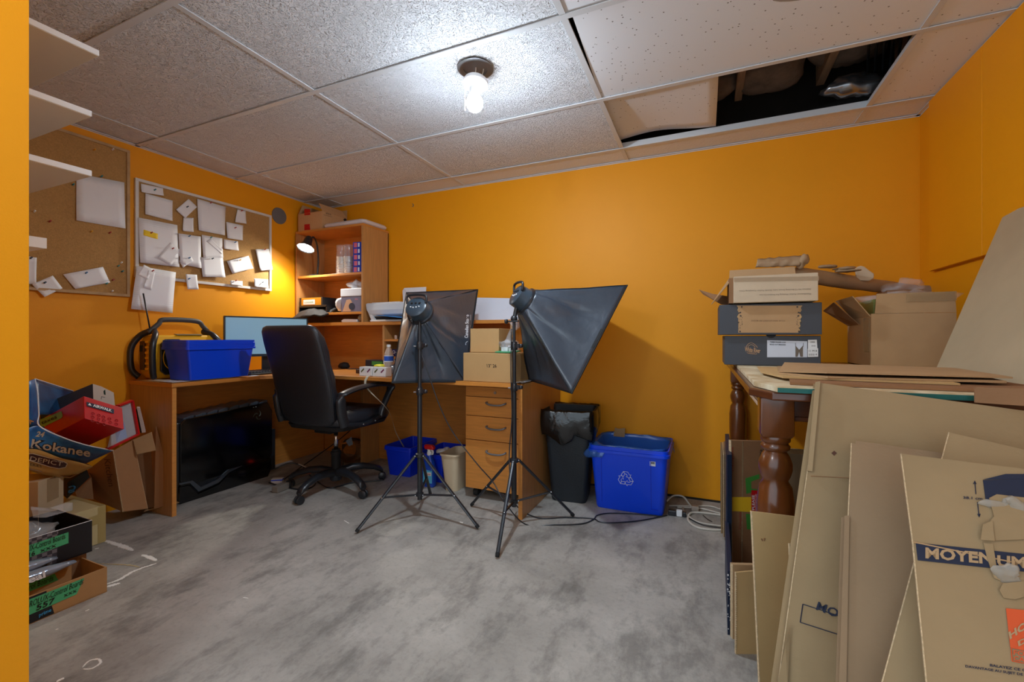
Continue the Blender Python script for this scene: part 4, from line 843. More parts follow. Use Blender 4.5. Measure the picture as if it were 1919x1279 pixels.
# hanging ribbon
rb = smooth_path([(-2.0, 2.28, DZ+.003), (-2.0, 2.236, DZ+.002), (-2.0, 2.232, .68), P(728, 770, 'Y', 2.34), P(742, 810, 'Y', 2.50), P(757, 838, 'Y', 2.66)], 7); L = []
g = G()
for i, p in enumerate(rb):
    a = .4+i*.06; L.append([p+V(math.cos(a), .3*math.sin(a), 0)*.012*s+V(0, .0006*o, 0) for s, o in ((-1, 0), (1, 0), (1, 1), (-1, 1))])
g.loft(L); tag(link('label_ribbon', g, mat('ribbon_beige', (190, 178, 156), .6), None), 'long beige ribbon hanging from the desk edge into a blue tub', 'ribbon')
# ================================================================ SOFTBOX LIGHTS ON TRIPODS
def softbox(label, cx_, cy_, feet, hz, apex, ring_ax_corner, corners, lit_text, seed, box_mats=None):
    t = thing('softbox_light', label, 'studio light', (cx_, cy_, 0))
    c = V(cx_, cy_, 0)
    link('pole', G().lathe([(.0135, .10), (.0135, .71)], c, 14).lathe([(.011, .71), (.011, .965)], c, 14).lathe([(.0085, .965), (.0085, hz)], c, 12), BLACK, t, smooth=40)
    for z in (.705 if cx_ < -1.2 else .74, .96):
        link('clamp', G().lathe([(.017, z-.022), (.019, z-.018), (.019, z+.006), (.016, z+.014), (.016, z+.022)], c, 14).box(cx_+.012, cx_+.034, cy_-.008, cy_+.008, z-.012, z+.010).ball(c+V(.042, -.004, z), .012, 5), BLACK, t, smooth=40)
        link('clamp_screw', G().tube([c+V(-.012, -.018, z-.004), c+V(-.024, -.024, z-.004)], .004, 6).ball(c+V(.010, -.020, z+.012), .004, 4), CHROME, t)
    link('collar', G().lathe([(.018, .335), (.024, .338), (.024, .356), (.018, .360)], c, 14), BLACK, t, smooth=40)
    link('lower_collar', G().lathe([(.016, .118), (.021, .12), (.021, .138), (.016, .140)], c, 14), BLACK, t, smooth=40)
    for f in feet:
        f = Vector(f); d = (f-c).normalized(); p0 = c+d*.026+V(0, 0, .347)
        lg = link('leg', G().tube([p0, f+V(0, 0, .011)], .0095, 8, .8), BLACK, t, smooth=40)
        link('foot_cap', G().tube([f+(p0-f)*.035+V(0, 0, .009), f+V(0, 0, .0095)], [.011, .0095], 8), RUB, lg, smooth=40)
        k = .42; m = p0*k+f*(1-k)+V(0, 0, .01)
        link('brace', G().tube([c+d*.02+V(0, 0, .129), m], .0075, 6, .7), BLACK, t, smooth=40)
        link('rivet', G().ball(m+V(0, 0, .002)-ray(960, 632).normalized()*.008, .005, 4).ball(p0-ray(960, 632).normalized()*.010, .004, 4).ball(c+d*.024+V(0, 0, .129)-ray(960, 632).normalized()*.008, .004, 4), CHROME, t)
    cs = [Vector(q) for q in corners]; ctr = sum(cs, V(0, 0, 0))/4; ap = Vector(apex); ax = (ctr-ap).normalized()
    # swivel head
    link('swivel', G().ball(c+V(0, 0, hz+.005), .019, 7).tube([c+V(0, 0, hz), ap-ax*.045-V(0, 0, .03)], .012, 8).tube([c+V(-.028, -.012, hz-.01), c+V(.03, -.012, hz-.01)], .005, 6).ball(c+V(-.04, -.012, hz-.01), .015, 5, (.7, 1, 1)), BLACK, t, smooth=50)
    M = V(0, 0, 1).rotation_difference(ax).to_matrix()
    hd = link('lamp_head', G().lathe([(0, -.062), (.052, -.062), (.062, -.055), (.064, -.018), (.066, -.01), (.068, 0), (.068, .012), (.050, .014)], ap, 24, M), mat('head_black', (54, 68, 80), .32), t, smooth=40)
    link('speed_ring', G().lathe([(.066, .0), (.078, .002), (.080, .012), (.074, .016), (.066, .010), (.066, .0)], ap, 28, M, False, False), BLACK, t, smooth=50)
    side = ax.cross(V(0, 0, 1)).normalized(); upv = side.cross(ax).normalized()
    link('head_handle', G().tube(smooth_path([ap-ax*.055+side*.056+upv*.020, ap-ax*.075+side*.052+upv*.060, ap-ax*.075-side*.052+upv*.060, ap-ax*.055-side*.056+upv*.020], 5), .007, 7), BLACK, hd, smooth='all')
    g = G()
    for a, b_ in ((-.018, .018), (.0, .018), (.018, .018)): g.ball(ap-ax*.063+side*a*1.3+upv*b_, .007, 4)
    link('switch', g, BLACKM, hd)
    g = G()
    for a, b_ in ((-.02, -.006), (-.008, -.010), (.006, -.008), (.018, -.004)): g.ball(ap-ax*.063+side*a*1.3+upv*b_, .0045, 4)
    link('control_print', g, WHITE, hd)
    # cloth shell: four panels from the ring to the front frame
    for i in range(4):
        a, b_ = cs[i], cs[(i+1) % 4]; r0 = .074
        def ringp(q):
            d = (q-ap)-ax*(q-ap).dot(ax); return ap+d.normalized()*r0+ax*.008
        mid = (a+b_)/2; inw = (ap+ (ctr-ap)*.5) - mid
        def fn(s, u, a=a, b_=b_, i=i):
            q = a*(1-s)+b_*s; p0 = ringp(a*(1-s)+b_*s); p = p0*(1-u)+q*u
            e = math.sin(PI*s); axis_pt = ap+ax*((p-ap).dot(ax))
            p = p+(axis_pt-p)*(.16*e*math.sin(PI*min(1, u*1.02))**.8)
            p += (axis_pt-p).normalized()*.014*noise.noise(V(s*5+i*3+seed, u*2.2, seed))*math.sin(PI*u)
            k = abs(s-.28); p += (axis_pt-p).normalized()*(.012*math.exp(-((s-.2-.15*u)/.035)**2)+.010*math.exp(-((s-.8+.12*u)/.04)**2))*math.sin(PI*u)**.5
            return p
        link('cloth_panel', G().grid(fn, 26, 22), (box_mats or [FABR]*4)[i], t, smooth='all', solid=.0018)
        link('edge_seam', G().tube([fn(0, u) for u in [k/10 for k in range(11)]], .0028, 5), BLACKM, t)
    link('front_rim', G().tube(cs+[cs[0], cs[1]], .004, 6), BLACKM, t)
    link('front_diffuser', G().prism([ctr+(q-ctr)*.97-ax*.002 for q in cs], ax*.001), WHITE, t)
    return t
NYT = mat('softbox_nylon_warm', (66, 60, 58), .42, bump=.15, bs=30, spec=.7)
BL_, BR_, TR_, TL_ = R(735, 718, 2.42), R(872, 716, 2.62), R(896, 543, 2.98), R(762, 549, 2.84)
s1 = softbox('softbox on the left black tripod, its back plate squarely facing the room', -1.46, 2.05, [(-1.635, 1.747, 0), (-1.086, 2.042, 0), (-1.60, 2.36, 0)], 1.105, (-1.478, 2.075, 1.150), None, [BL_, BR_, TR_, TL_], True, 1.3)
A_, B_, C_ = R(1176, 535, 2.37), R(1072, 738, 2.15), R(992, 713, 2.62)
D_ = A_+C_-B_
s2 = softbox('softbox on the right black tripod, tilted sideways over the pedestal bin', -.937, 2.167, [(-.865, 1.806, 0), (-1.271, 2.302, 0), (-.674, 2.394, 0)], 1.10, (-.893, 2.205, 1.205), None, [A_, B_, C_, D_], False, 4.1)
# name of the lamp maker on the first softbox
pl1 = plane_of(R(885, 600, 2.78), R(893, 560, 2.86), R(872, 700, 2.60))
WPR = mat('white_print', (224, 228, 234), .5)
def onp(u, v, z=2.66): return R(u, v, z)
S1T = surface([o for o in s1.children if o.name.startswith('cloth_panel')])
lay_on(text('Canadian Studio', onp(877.5, 634, 2.60), onp(879.5, 590, 2.60), onp(871.0, 634, 2.60), WPR, s1, off=.001, bold=.02), S1T)
lay_on(lines([[onp(882.0, 612, 2.60), onp(882.6, 590, 2.60)]], .0008, WPR, s1), S1T)
g = [onp(877, 640, 2.6), onp(873.5, 643, 2.6), onp(873.8, 648, 2.6), onp(877, 650, 2.6)]
lay_on(lines([smooth_path(g, 4)], .0016, WPR, s1, 'logo_mark'), S1T)
lay_on(link('velcro_strap', G().grid(lambda s, t: R(1126+5*s-18*t, 617+s+35*t, 2.17), 2, 6), BLACKM, s2), surface([o for o in s2.children if o.name.startswith('cloth_panel')]), .003)
# cords of the lights
cable('long_cable', [V(-1.47, 2.06, .95), R(803, 700, 2.44), R(824, 760, 2.42), R(850, 812, 2.40), R(893, 868, 2.36), R(925, 905, 2.36), R(945, 940, 2.30), FL2(985, 985)+V(0, 0, .005), FL2(1040, 986)+V(0, 0, .005), FL2(1090, 984)+V(0, 0, .005), FL2(1112, 976)+V(0, 0, .005), FL2(1120, 968)+V(0, 0, .005), FL2(1145, 964)+V(0, 0, .005), FL2(1200, 966)+V(0, 0, .005), FL2(1240, 970)+V(0, 0, .005)], .0032, BLACK, 'black cord falling from the left softbox and crossing the floor to the blue recycling bin')
cable('long_cable', [V(-.945, 2.15, 1.05), R(958, 700, 2.32), R(960, 780, 2.33), R(955, 850, 2.33), R(958, 905, 2.30), FL2(970, 960)+V(0, 0, .03), FL2(1010, 973)+V(0, 0, .005), FL2(1060, 972)+V(0, 0, .005), FL2(1110, 974)+V(0, 0, .005), FL2(1124, 980)+V(0, 0, .005), FL2(1150, 982)+V(0, 0, .005), FL2(1200, 978)+V(0, 0, .005), FL2(1250, 968)+V(0, 0, .005)], .0032, BLACK, 'black cord running down the right tripod pole then right along the floor')

# ================================================================ CARTONS ON DESK UNDER THE LIGHTS
kraftb = mat('carton_kraft', (190, 150, 98), .8, var=.06, vs=8)
k1 = thing('cardboard_carton', 'sealed cardboard box marked 13 26 at the desk edge between the tripods', 'box', (-1.13, 2.36, DZ), (0, 0, -.03))
link('box_body', G().box(-.170, .165, -.105, .13, .001, .166), kraftb, k1, world=False, bevel=.003)
link('tape_seam', G().box(.1655, .1662, -.03, .03, .02, .160), TAN, k1, world=False)
q = plane_of(R(890, 690, 2.48), R(940, 690, 2.42), R(900, 675, 2.47))
MW = k1.matrix_basis
def kk(x, z): return MW @ V(x, -.1053, z)
text('13" 26', kk(-.01, .085), kk(.052, .085), kk(-.012, .105), INK, k1, off=.0006, bold=.01)
k2 = thing('cardboard_carton', 'smaller plain cardboard box stacked on the one marked 13 26', 'box', (-1.175, 2.40, DZ+.1665), (0, 0, .04))
link('box_body', G().box(-.11, .075, -.09, .10, .001, .142), kraftb, k2, world=False, bevel=.003)
MW2 = k2.matrix_basis
text('CA', MW2 @ V(.0752, -.05, .028), MW2 @ V(.0752, .02, .028), MW2 @ V(.0752, -.05, .058), INK, k2, off=.0006)
link('tape_seam', G().box(-.02, .02, .1005, .101, .01, .13), TAN, k2, world=False)
gb = thing('zip_bag', 'clear bag with green circuit board lying beside the upper carton on the lower one', 'bag', (-1.04, 2.32, DZ+.168))
link('bag_film', crumple((-1.03, 2.33, DZ+.205), (.065, .05, .034), 6, .45, 14, 22), CLEAR, gb, smooth='all')
link('bag_neck', G().tube(smooth_path([(-1.04, 2.33, DZ+.225), (-1.03, 2.32, DZ+.27), (-1.00, 2.31, DZ+.31), (-.985, 2.30, DZ+.335)], 4), [.03, .026, .020, .016, .014, .014, .014, .016, .02, .026, .03, .034, .036][:13], 8), CLEAR, gb, smooth='all')
link('green_board', G().prism([V(-1.10, 2.27, DZ+.170), V(-.97, 2.26, DZ+.170), V(-.975, 2.36, DZ+.176), V(-1.09, 2.36, DZ+.176)], (0, 0, .006)), mat('pcb_green', (70, 160, 110), .4), gb)
link('white_modules', G().box(-1.07, -1.03, 2.29, 2.33, DZ+.178, DZ+.20).box(-1.02, -.99, 2.29, 2.32, DZ+.178, DZ+.195), WHITE, gb)
tag(link('cream_packet', G().box(-.995, -.965, 2.50, 2.56, DZ+.001, DZ+.28), CREAM, None, bevel=.003), 'narrow cream packet behind the clear bag and the right tripod pole', 'box')
tag(link('plastic_sheet', G().grid(lambda s, t: V(-1.0+.075*s, 2.25+.20*t, DZ+.002+.010*abs(noise.noise(V(s*5, t*5, 3)))+.002), 8, 10), mat('pale_film', (210, 206, 206), .3, alpha=.85), None, smooth=True, solid=.001), 'crinkled pale plastic sheet on the right end of the desktop', 'plastic')

# ================================================================ UNDER THE DESK
tb = thing('blue_tub', 'left deep blue plastic tub under the desk with the ribbon end in it', 'tub', (-2.03, 2.75, 0))
bin_shell(tb, -2.03, 2.745, .001, .092, .145, .110, .165, .215, BLUED, .010, .03)
tb2 = thing('blue_tub', 'right deep blue plastic tub beside the beige wastebasket under the desk', 'tub', (-1.74, 2.75, 0))
bin_shell(tb2, -1.745, 2.735, .001, .085, .145, .10, .162, .195, BLUED, .010, .03)
tag(link('crumpled_receipt', crumple((-1.70, 2.68, .20), (.04, .05, .018), 8, .5, 10, 30), PAPER, None, smooth='all'), 'crumpled paper inside the right blue tub', 'paper')
sp = thing('spray_bottle', 'blue window cleaner spray bottle with red nozzle behind the left tripod', 'spray bottle', (-1.715, 2.50, 0))
x, y = -1.705, 2.505
link('bottle', G().loft([rrect(hx, hy, z, r, 3, x, y) for hx, hy, z, r in ((.040, .025, .001, .015), (.045, .028, .01, .016), (.045, .028, .10, .016), (.040, .024, .135, .014), (.030, .020, .17, .012), (.016, .014, .20, .010), (.014, .014, .215, .010))]), mat('window_blue', (20, 80, 210), .1, alpha=.85, spec=.8), sp, smooth=50)
link('bottle_label', G().box(x-.032, x+.038, y-.0292, y-.0282, .03, .115), mat('label_sky', (90, 190, 230), .4), sp)
link('label_badge', G().prism([V(x-.015, y-.0294, .075), V(x+.033, y-.0294, .081), V(x+.033, y-.0294, .104), V(x-.015, y-.0294, .098)], (0, -.0005, 0)), WHITE, sp)
text('Windex', V(x-.013, y-.030, .080), V(x+.031, y-.030, .086), V(x-.013, y-.030, .095), RED, sp)
link('neck', G().lathe([(.015, .21), (.017, .215), (.017, .232), (.012, .236)], (x, y, 0), 14), WHITE, sp, smooth=40)
link('trigger_head', G().loft([rrect(.034, .013, .250, .008, 2, x+.004, y), rrect(.040, .015, .262, .008, 2, x+.002, y), rrect(.030, .013, .278, .008, 2, x-.004, y)]), RED, sp, smooth=40)
link('trigger', G().tube(smooth_path([(x+.012, y, .252), (x+.028, y, .235), (x+.024, y, .215)], 4), .006, 6).lathe([(.011, .232), (.014, .252)], (x-.002, y, 0), 10), WHITE, sp, smooth='all')
wbk = thing('wastebasket', 'beige plastic wastebasket half hidden by the drawer pedestal', 'wastebasket', (-1.49, 2.60, 0))
L = [rrect(hx, hy, z, r, 5, -1.475, 2.56) for hx, hy, z, r in ((.045, .085, .001, .03), (.066, .115, .235, .035), (.072, .122, .236, .038), (.072, .122, .246, .038), (.066, .114, .246, .034), (.043, .080, .006, .03))]
link('basket_shell', G().loft(L), BEIGE, wbk, smooth=40)
for p in wbk.children: p.location += V(-.050, 0, 0)

# ================================================================ BINS BY THE WALL
tc_ = thing('trash_can', 'tall charcoal trash can with a black bag folded over the rim', 'trash can', (-.775, 2.70, 0), (0, 0, .10))
def tl(L): return L
L = [rrect(hx, hy, z, r, 5) for hx, hy, z, r in ((.105, .100, .001, .03), (.108, .103, .015, .03), (.148, .140, .545, .035), (.156, .148, .547, .035), (.156, .148, .560, .035), (.148, .140, .560, .033), (.103, .098, .02, .03))]
link('can_body', G().loft(L), mat('charcoal_bin', (30, 36, 42), .5, bump=.15, bs=120), tc_, world=False, smooth=40)
def bagf(s, t):
    a = 2*PI*s; ca, sa = math.cos(a), math.sin(a)
    r = 1/max(abs(ca)/.158, abs(sa)/.150); r = r*.97 if abs(abs(ca)/.158-abs(sa)/.15) < 1.5 else r
    n1 = noise.noise(V(ca*2.2, sa*2.2, t*2.5)); n2 = noise.noise(V(ca*6, sa*6, t*5+4))
    if t < .45:
        k = t/.45; rr = r*(.72+.28*k)*(1+.03*n1); z = .30+.272*k
    else:
        k = (t-.45)/.55; low = .40+.035*n1*2+(-.045 if sa < -.6 and ca < .2 else 0)
        rr = r*(1.035+.02*n2-.04*k)+.004; z = .572*(1-k)+low*k
        if k > 0: rr += .010*math.sin(PI*k)
    return V(ca*rr, sa*rr, z+.006*n2)
link('bag_liner', G().grid(bagf, 64, 26), BAGBK, tc_, world=False, smooth='all', solid=.001)
rb_ = thing('recycling_bin', 'large bright blue recycling bin with white arrows emblem and blue liner', 'recycling bin', (-.405, 2.70, 0))
cx_, cy_ = -.405, 2.745
L = [rrect(hx, hy, z, r, 5, cx_, cy_) for hx, hy, z, r in ((.185, .150, .001, .025), (.190, .155, .012, .03), (.215, .185, .335, .03), (.228, .198, .337, .034), (.228, .198, .352, .034), (.222, .192, .354, .034), (.222, .192, .374, .034), (.215, .185, .374, .03), (.186, .151, .02, .028))]
link('bin_body', G().loft(L), BLUE, rb_, smooth=35)
def face(x, z): k = (z-.012)/(.335-.012); return V(cx_+x, cy_-.155-.030*k-.0006, z)
RCW = mat('white_emblem', (226, 230, 236), .5)
c0x, c0z, S = -.012, .195, .046; g = G()
# recycling emblem: three chasing folded arrows in outline
for k in range(3):
    a = math.radians(90-120*k); Rm = lambda x, z, a=a: face(c0x+(x*math.cos(a-PI/2)-z*math.sin(a-PI/2))*S, c0z+(x*math.sin(a-PI/2)+z*math.cos(a-PI/2))*S)
    pl_ = [(-.55, .42), (-.28, .90), (.28, .90), (.50, .52), (.66, .62), (.50, .16), (.06, .28), (.22, .38), (.08, .62), (-.06, .62), (-.28, .26), (-.55, .42)]
    g.tube([Rm(x, z) for x, z in pl_], .0016, 4); g.tube([Rm(-.28, .90), Rm(-.06, .62)], .0016, 4)
link('recycling_emblem', g, RCW, rb_)
for x in (-.152, .125): link('moulded_rib', G().prism([face(x, .04), face(x+.003, .04), face(x+.003, .325), face(x, .325)], (0, -.002, 0)), BLUED, rb_)
link('moulded_rib', G().prism([face(.125, .036), face(.165, .036), face(.165, .040), face(.125, .040)], (0, -.002, 0)), BLUED, rb_)
decal([face(.122, .288), face(.152, .288), face(.152, .314), face(.122, .314)], WHITE, rb_, 'price_sticker'); decal([face(.127, .300)+V(0, -.001, 0), face(.148, .300)+V(0, -.001, 0), face(.148, .312)+V(0, -.001, 0), face(.127, .312)+V(0, -.001, 0)], mat('grey_code', (120, 120, 124), .6), rb_, 'code_patch')
def linf(s, t):
    a = 2*PI*s; ca, sa = math.cos(a), math.sin(a)
    r = 1/((abs(ca)/.214)**6+(abs(sa)/.184)**6)**(1/6); n1 = noise.noise(V(ca*3, sa*3, t*3)); k = t
    out = .0 if not (ca < -.55 or (ca > .5 and sa > .3)) else 1
    if t < .6: rr = r*(.93+.04*t/.6); z = .24+.140*t/.6
    else:
        kk_ = (t-.6)/.4; rr = r*(.98+.10*kk_*out+.02*out); z = .381-(.075*kk_*out)+.004*n1
        if not out: rr = r*(.985); z = .381-.01*kk_
    return V(cx_+ca*rr*(1+.03*n1), cy_+sa*rr*(1+.03*n1), z+.006*n1)
link('bag_liner', G().grid(linf, 72, 20), CLEARB, rb_, smooth='all', solid=.001)
link('bag_bunch', crumple((-.605, 2.60, .335), (.05, .045, .035), 11, .5, 14, 24), CLEARB, rb_, smooth='all')
tag(link('carton_flap', G().prism([P(1153, 802, 'Y', 2.92), P(1160, 804, 'Y', 2.92), P(1172, 803, 'Y', 2.92), P(1171, 820, 'Y', 2.92), P(1150, 818, 'Y', 2.92)], (0, .004, 0)), CARD, None), 'corner of a printed carton poking above the blue recycling bin', 'carton')
# plugs and white cables on the floor near the table
cable('white_cable', [fpx(1250, 940, .03), fpx(1262, 930, .05), fpx(1280, 931, .05), fpx(1292, 945, .02), fpx(1300, 955)], .005, CORD, 'white cable arching right of the recycling bin')
cable('white_cable', [fpx(1255, 948), fpx(1300, 949), fpx(1335, 950), fpx(1365, 962)], .0045, CORD, 'white cable lying furthest back along the wall')
cable('white_cable', [fpx(1280, 952), fpx(1284, 962), fpx(1300, 975), fpx(1320, 982), fpx(1365, 988)], .005, CORD, 'white cable loop in the middle of the floor cables')
cable('white_cable', [fpx(1365, 968), fpx(1330, 963), fpx(1300, 961), fpx(1291, 967), fpx(1291, 977), fpx(1305, 988), fpx(1330, 993), fpx(1365, 994)], .006, CORD, 'thickest white cable loop nearest the room')
cable('white_cable', [fpx(1270, 951), fpx(1310, 953), fpx(1340, 960), fpx(1365, 968)], .0045, CORD, 'pale cable between the wall cable and the thick loop')
cable('thin_black_cable', [fpx(1292, 972), fpx(1320, 985), fpx(1365, 992)], .0028, BLACK, 'thin black wire under the white cable loops')
cable('thin_black_cable', [fpx(1318, 966), fpx(1327, 974), fpx(1335, 978)], .0022, BLACK, 'short black wire sticking out of the white cable loops')
pg = thing('power_plug', 'white and black plug end lying right of the recycling bin', 'plug', FL2(1274, 968))
link('plug_cap', G().box(-.016, .014, -.014, .014, .002, .034), WHITE, pg, world=False, bevel=.003); link('plug_body', G().box(-.06, -.017, -.016, .016, .0, .030), BLACK, pg, world=False, bevel=.004); link('plug_end', G().box(.015, .035, -.012, .012, .002, .028), BLACK, pg, world=False, bevel=.004)
tag(link('power_adapter', G().box(*(lambda c: (c.x-.02, c.x+.02, c.y-.015, c.y+.015))(FL2(1303, 958)), 0, .030), mat('dusty_plug', (176, 164, 150), .5), None, bevel=.004), 'small beige adapter on the floor against the back wall', 'adapter')
# ================================================================ TALL TABLE AT THE RIGHT
TZ = .868
tb_ = thing('tall_table', 'tall dark wooden table with turned legs along the right wall', 'table', (.57, 2.1, 0))
tx0, tx1, ty0, ty1 = .110, 1.00, 1.285, 2.945
link('tabletop', G().prism([V(tx0+.045, ty0, TZ-.022), V(tx1, ty0, TZ-.022), V(tx1, ty1, TZ-.022), V(tx0, ty1, TZ-.022), V(tx0, ty0+.09, TZ-.022)], (0, 0, .022)), WALH, tb_, bevel=.004)
lx, ly = tx0+.026+.0375, ty0+.055+.0375
def leg(x, y):
    pr_ = [(.030, .0), (.032, .02), (.024, .05), (.022, .08), (.030, .12), (.036, .18), (.041, .28), (.044, .40), (.046, .50), (.046, .56), (.040, .605), (.030, .622), (.036, .634), (.041, .652), (.041, .668), (.034, .688), (.026, .700), (.034, .706), (.036, .714), (.030, .722), (.036, .728), (.037, .738), (.034, .744)]
    g = G().lathe([(r*.98, z) for r, z in pr_], (x, y, 0), 24)
    o = link('leg', g, WALNUT, tb_, smooth=60)
    link('leg_block', G().loft([rrect(.036, .036, .742, .012, 2, x, y), rrect(.039, .039, .750, .005, 2, x, y), rrect(.039, .039, TZ-.024, .005, 2, x, y)]), WALNUT, o, smooth=30)
for x, y in ((lx, ly), (lx, ty1-.065), (tx1-.06, ly), (tx1-.06, ty1-.065)): leg(x, y)
link('apron', G().box(lx-.012, lx+.008, ly+.04, ty1-.10, .795, TZ-.022), VEN, tb_, bevel=.002)
link('apron', G().box(lx+.04, tx1-.10, ly-.012, ly+.008, .795, TZ-.022), WALH, tb_, bevel=.002)
link('apron_bead', G().box(lx-.020, lx-.012, ly+.04, ty1-.10, .785, .797).box(lx-.017, lx-.012, ly+.04, ty1-.10, .799, .805), mat('worn_bead', (206, 176, 150), .5), tb_, bevel=.002)
link('apron_bead', G().box(lx+.04, tx1-.10, ly-.020, ly-.012, .785, .797), WALH, tb_, bevel=.003)
wbd = tag(link('painted_board', G().prism([V(tx0+.055, 1.272, TZ+.001), V(tx1+.0, 1.272, TZ+.001), V(tx1+.0, 2.50, TZ+.001), V(tx0+.02, 2.50, TZ+.001), V(tx0+.015, 1.40, TZ+.001)], (0, 0, .014)), CHALK, None, bevel=.001), 'worn white board with a teal edge covering the table', 'board')
link('teal_edge', G().prism([V(tx0+.055, 1.2715, TZ+.001), V(tx1, 1.2715, TZ+.001), V(tx1, 1.2715, TZ+.0125), V(tx0+.055, 1.2715, TZ+.0125)], (0, -.0015, 0)), TEAL, wbd)
g = G(); random.seed(5)
ZT = TZ+.016
tag(link('corrugated_sheet', G().prism([V(.20, 1.33, ZT), V(.86, 1.31, ZT), V(.98, 1.42, ZT), V(.90, 1.70, ZT), V(.24, 1.62, ZT)], (0, 0, .006)), CARD4, None), 'thin brown corrugated sheet lowest in the flattened pile on the table', 'cardboard')
tag(link('flattened_carton', G().prism([V(.165, 1.62, ZT+.007), V(.20, 1.44, ZT+.007), V(.56, 1.40, ZT+.007), V(.58, 1.80, ZT+.007), V(.18, 1.90, ZT+.007)], (0, 0, .005)), CARD3, None), 'flattened tan carton sticking out to the left of the table pile', 'cardboard')
fb = thing('folded_carton', 'folded kraft carton sleeve lying on top of the flattened pile on the table', 'cardboard', (.45, 1.55, ZT+.012))
z0 = ZT+.0125
link('lower_layer', G().prism([V(.20, 1.52, z0), V(.30, 1.42, z0), V(.66, 1.44, z0), V(.72, 1.80, z0), V(.24, 1.86, z0)], (0, 0, .005)), CARD, fb)
link('upper_layer', G().add([V(.20, 1.52, z0+.006), V(.30, 1.43, z0+.012), V(.42, 1.42, z0+.013), V(.68, 1.46, z0+.010), V(.70, 1.78, z0+.012), V(.26, 1.84, z0+.016), V(.20, 1.52, z0+.009), V(.30, 1.43, z0+.016), V(.42, 1.42, z0+.016), V(.68, 1.46, z0+.014), V(.70, 1.78, z0+.016), V(.26, 1.84, z0+.020)], [(5, 4, 3, 2, 1, 0), (6, 7, 8, 9, 10, 11)]+[(i, (i+1) % 6, (i+1) % 6+6, i+6) for i in range(6)]), CARD, fb)
# boot boxes
def shoebox(name, label, corners_px, Y, z0, z1, depth, m, lid=True):
    a = P(corners_px[0], 632, 'Y', Y); b_ = P(corners_px[1], 632, 'Y', Y)
    t = thing(name, label, 'box', ((a.x+b_.x)/2, Y+depth/2, z0))
    link('box_body', G().box(a.x+.003, b_.x-.003, Y+.003, Y+depth-.003, z0+.001, z1-.002), m, t, bevel=.002)
    return t, a.x, b_.x
YB1 = 2.16
t1, xa, xb = shoebox('boot_box', 'charcoal boot box with white label sticker, bottom of the stack', (1357, 1541), YB1, TZ+.016, 1.014, .26, DGREY)
def fz(u, v, Y, o=.0006): p = P(u, v, 'Y', Y); return p+V(0, -o, 0)
Yf = YB1+.003
def Q(u, v, o=.0006): return fz(u, v, Yf, o)
decal([Q(1438, 670), Q(1438, 638), Q(1513, 640), Q(1513, 670)], mat('cool_label', (206, 214, 228), .5), t1, 'size_label')
text('THREE FINGER LOW', Q(1443, 642.5, .002), Q(1473, 643.5, .002), Q(1443, 640, .002), INK, t1, bold=.02)
text('BOLE CUT MADDIX', Q(1443, 647, .002), Q(1473, 647.8, .002), Q(1443, 644.5, .002), INK, t1, bold=.02)
decal([Q(1491, 669, .0015), Q(1491, 648, .0015), Q(1498, 656, .0015), Q(1505, 648, .0015), Q(1505, 669, .0015), Q(1500, 669, .0015), Q(1498, 660, .0015), Q(1495, 669, .0015)], mat('taupe_print', (110, 98, 86), .6), t1, 'drawn_boots')
lines([[Q(1491, 643, .002), Q(1491.5, 650, .002), Q(1498, 657, .002), Q(1505.5, 650, .002), Q(1506, 643, .002)]], .0007, INK, t1)
decal([Q(1514.5, 654, .001), Q(1514.5, 637.5, .001), Q(1531, 637, .001), Q(1532, 653, .001)], WHITE, t1, 'barcode_sticker')
decal([Q(1514, 669.5, .0015), Q(1514, 654, .0015), Q(1533.5, 653, .0015), Q(1533.5, 669, .0015)], WHITE, t1, 'barcode_sticker')
for s, u0, v0, u1, v1, h in (('||||||', 1521, 650, 1528, 650, 3), ('1044', 1519, 643, 1527, 643, 3), ('11 M 8', 1516, 660, 1531, 660, 4), ('|||||||| 8', 1516, 667, 1531, 667, 4)):
    text(s, Q(u0, v0, .003), Q(u1, v1, .003), Q(u0, v0-h, .003), INK, t1)
TANP = mat('tan_print', (190, 150, 110), .6)
text('White River', Q(1396, 659, .001), Q(1425, 662.5, .001), Q(1396.5, 650, .001), TANP, t1, bold=.02)
lines([smooth_path([Q(1399, 650, .001), Q(1403, 645, .001), Q(1409, 643, .001), Q(1416, 647, .001), Q(1420, 652, .001)], 4), smooth_path([Q(1402, 650, .001), Q(1406, 647, .001), Q(1411, 647, .001), Q(1416, 651, .001)], 4), smooth_path([Q(1400, 661, .001), Q(1405, 663, .001), Q(1416, 664, .001), Q(1419, 663, .001)], 4)], .0009, TANP, t1, 'logo_arc')
text('BOOTS', Q(1404, 663, .001), Q(1415, 664, .001), Q(1404, 660.5, .001), TANP, t1)
decal([Q(1436, 626.5)]+[Q(1445.5-9.5*math.cos(a), 627+7*math.sin(a)) for a in [PI*k/8 for k in range(9)]], BLACKM, t1, 'thumb_notch')
t2, xa2, xb2 = shoebox('boot_box', 'charcoal boot box with kraft lace pattern panel, middle of the stack', (1347, 1543), YB1-.02, 1.016, 1.150, .27, DGREY)
Yf = YB1-.017
kp = decal([Q(1384, 624), Q(1384, 573), Q(1502, 573), Q(1496, 624)], CARD, t2, 'kraft_panel')
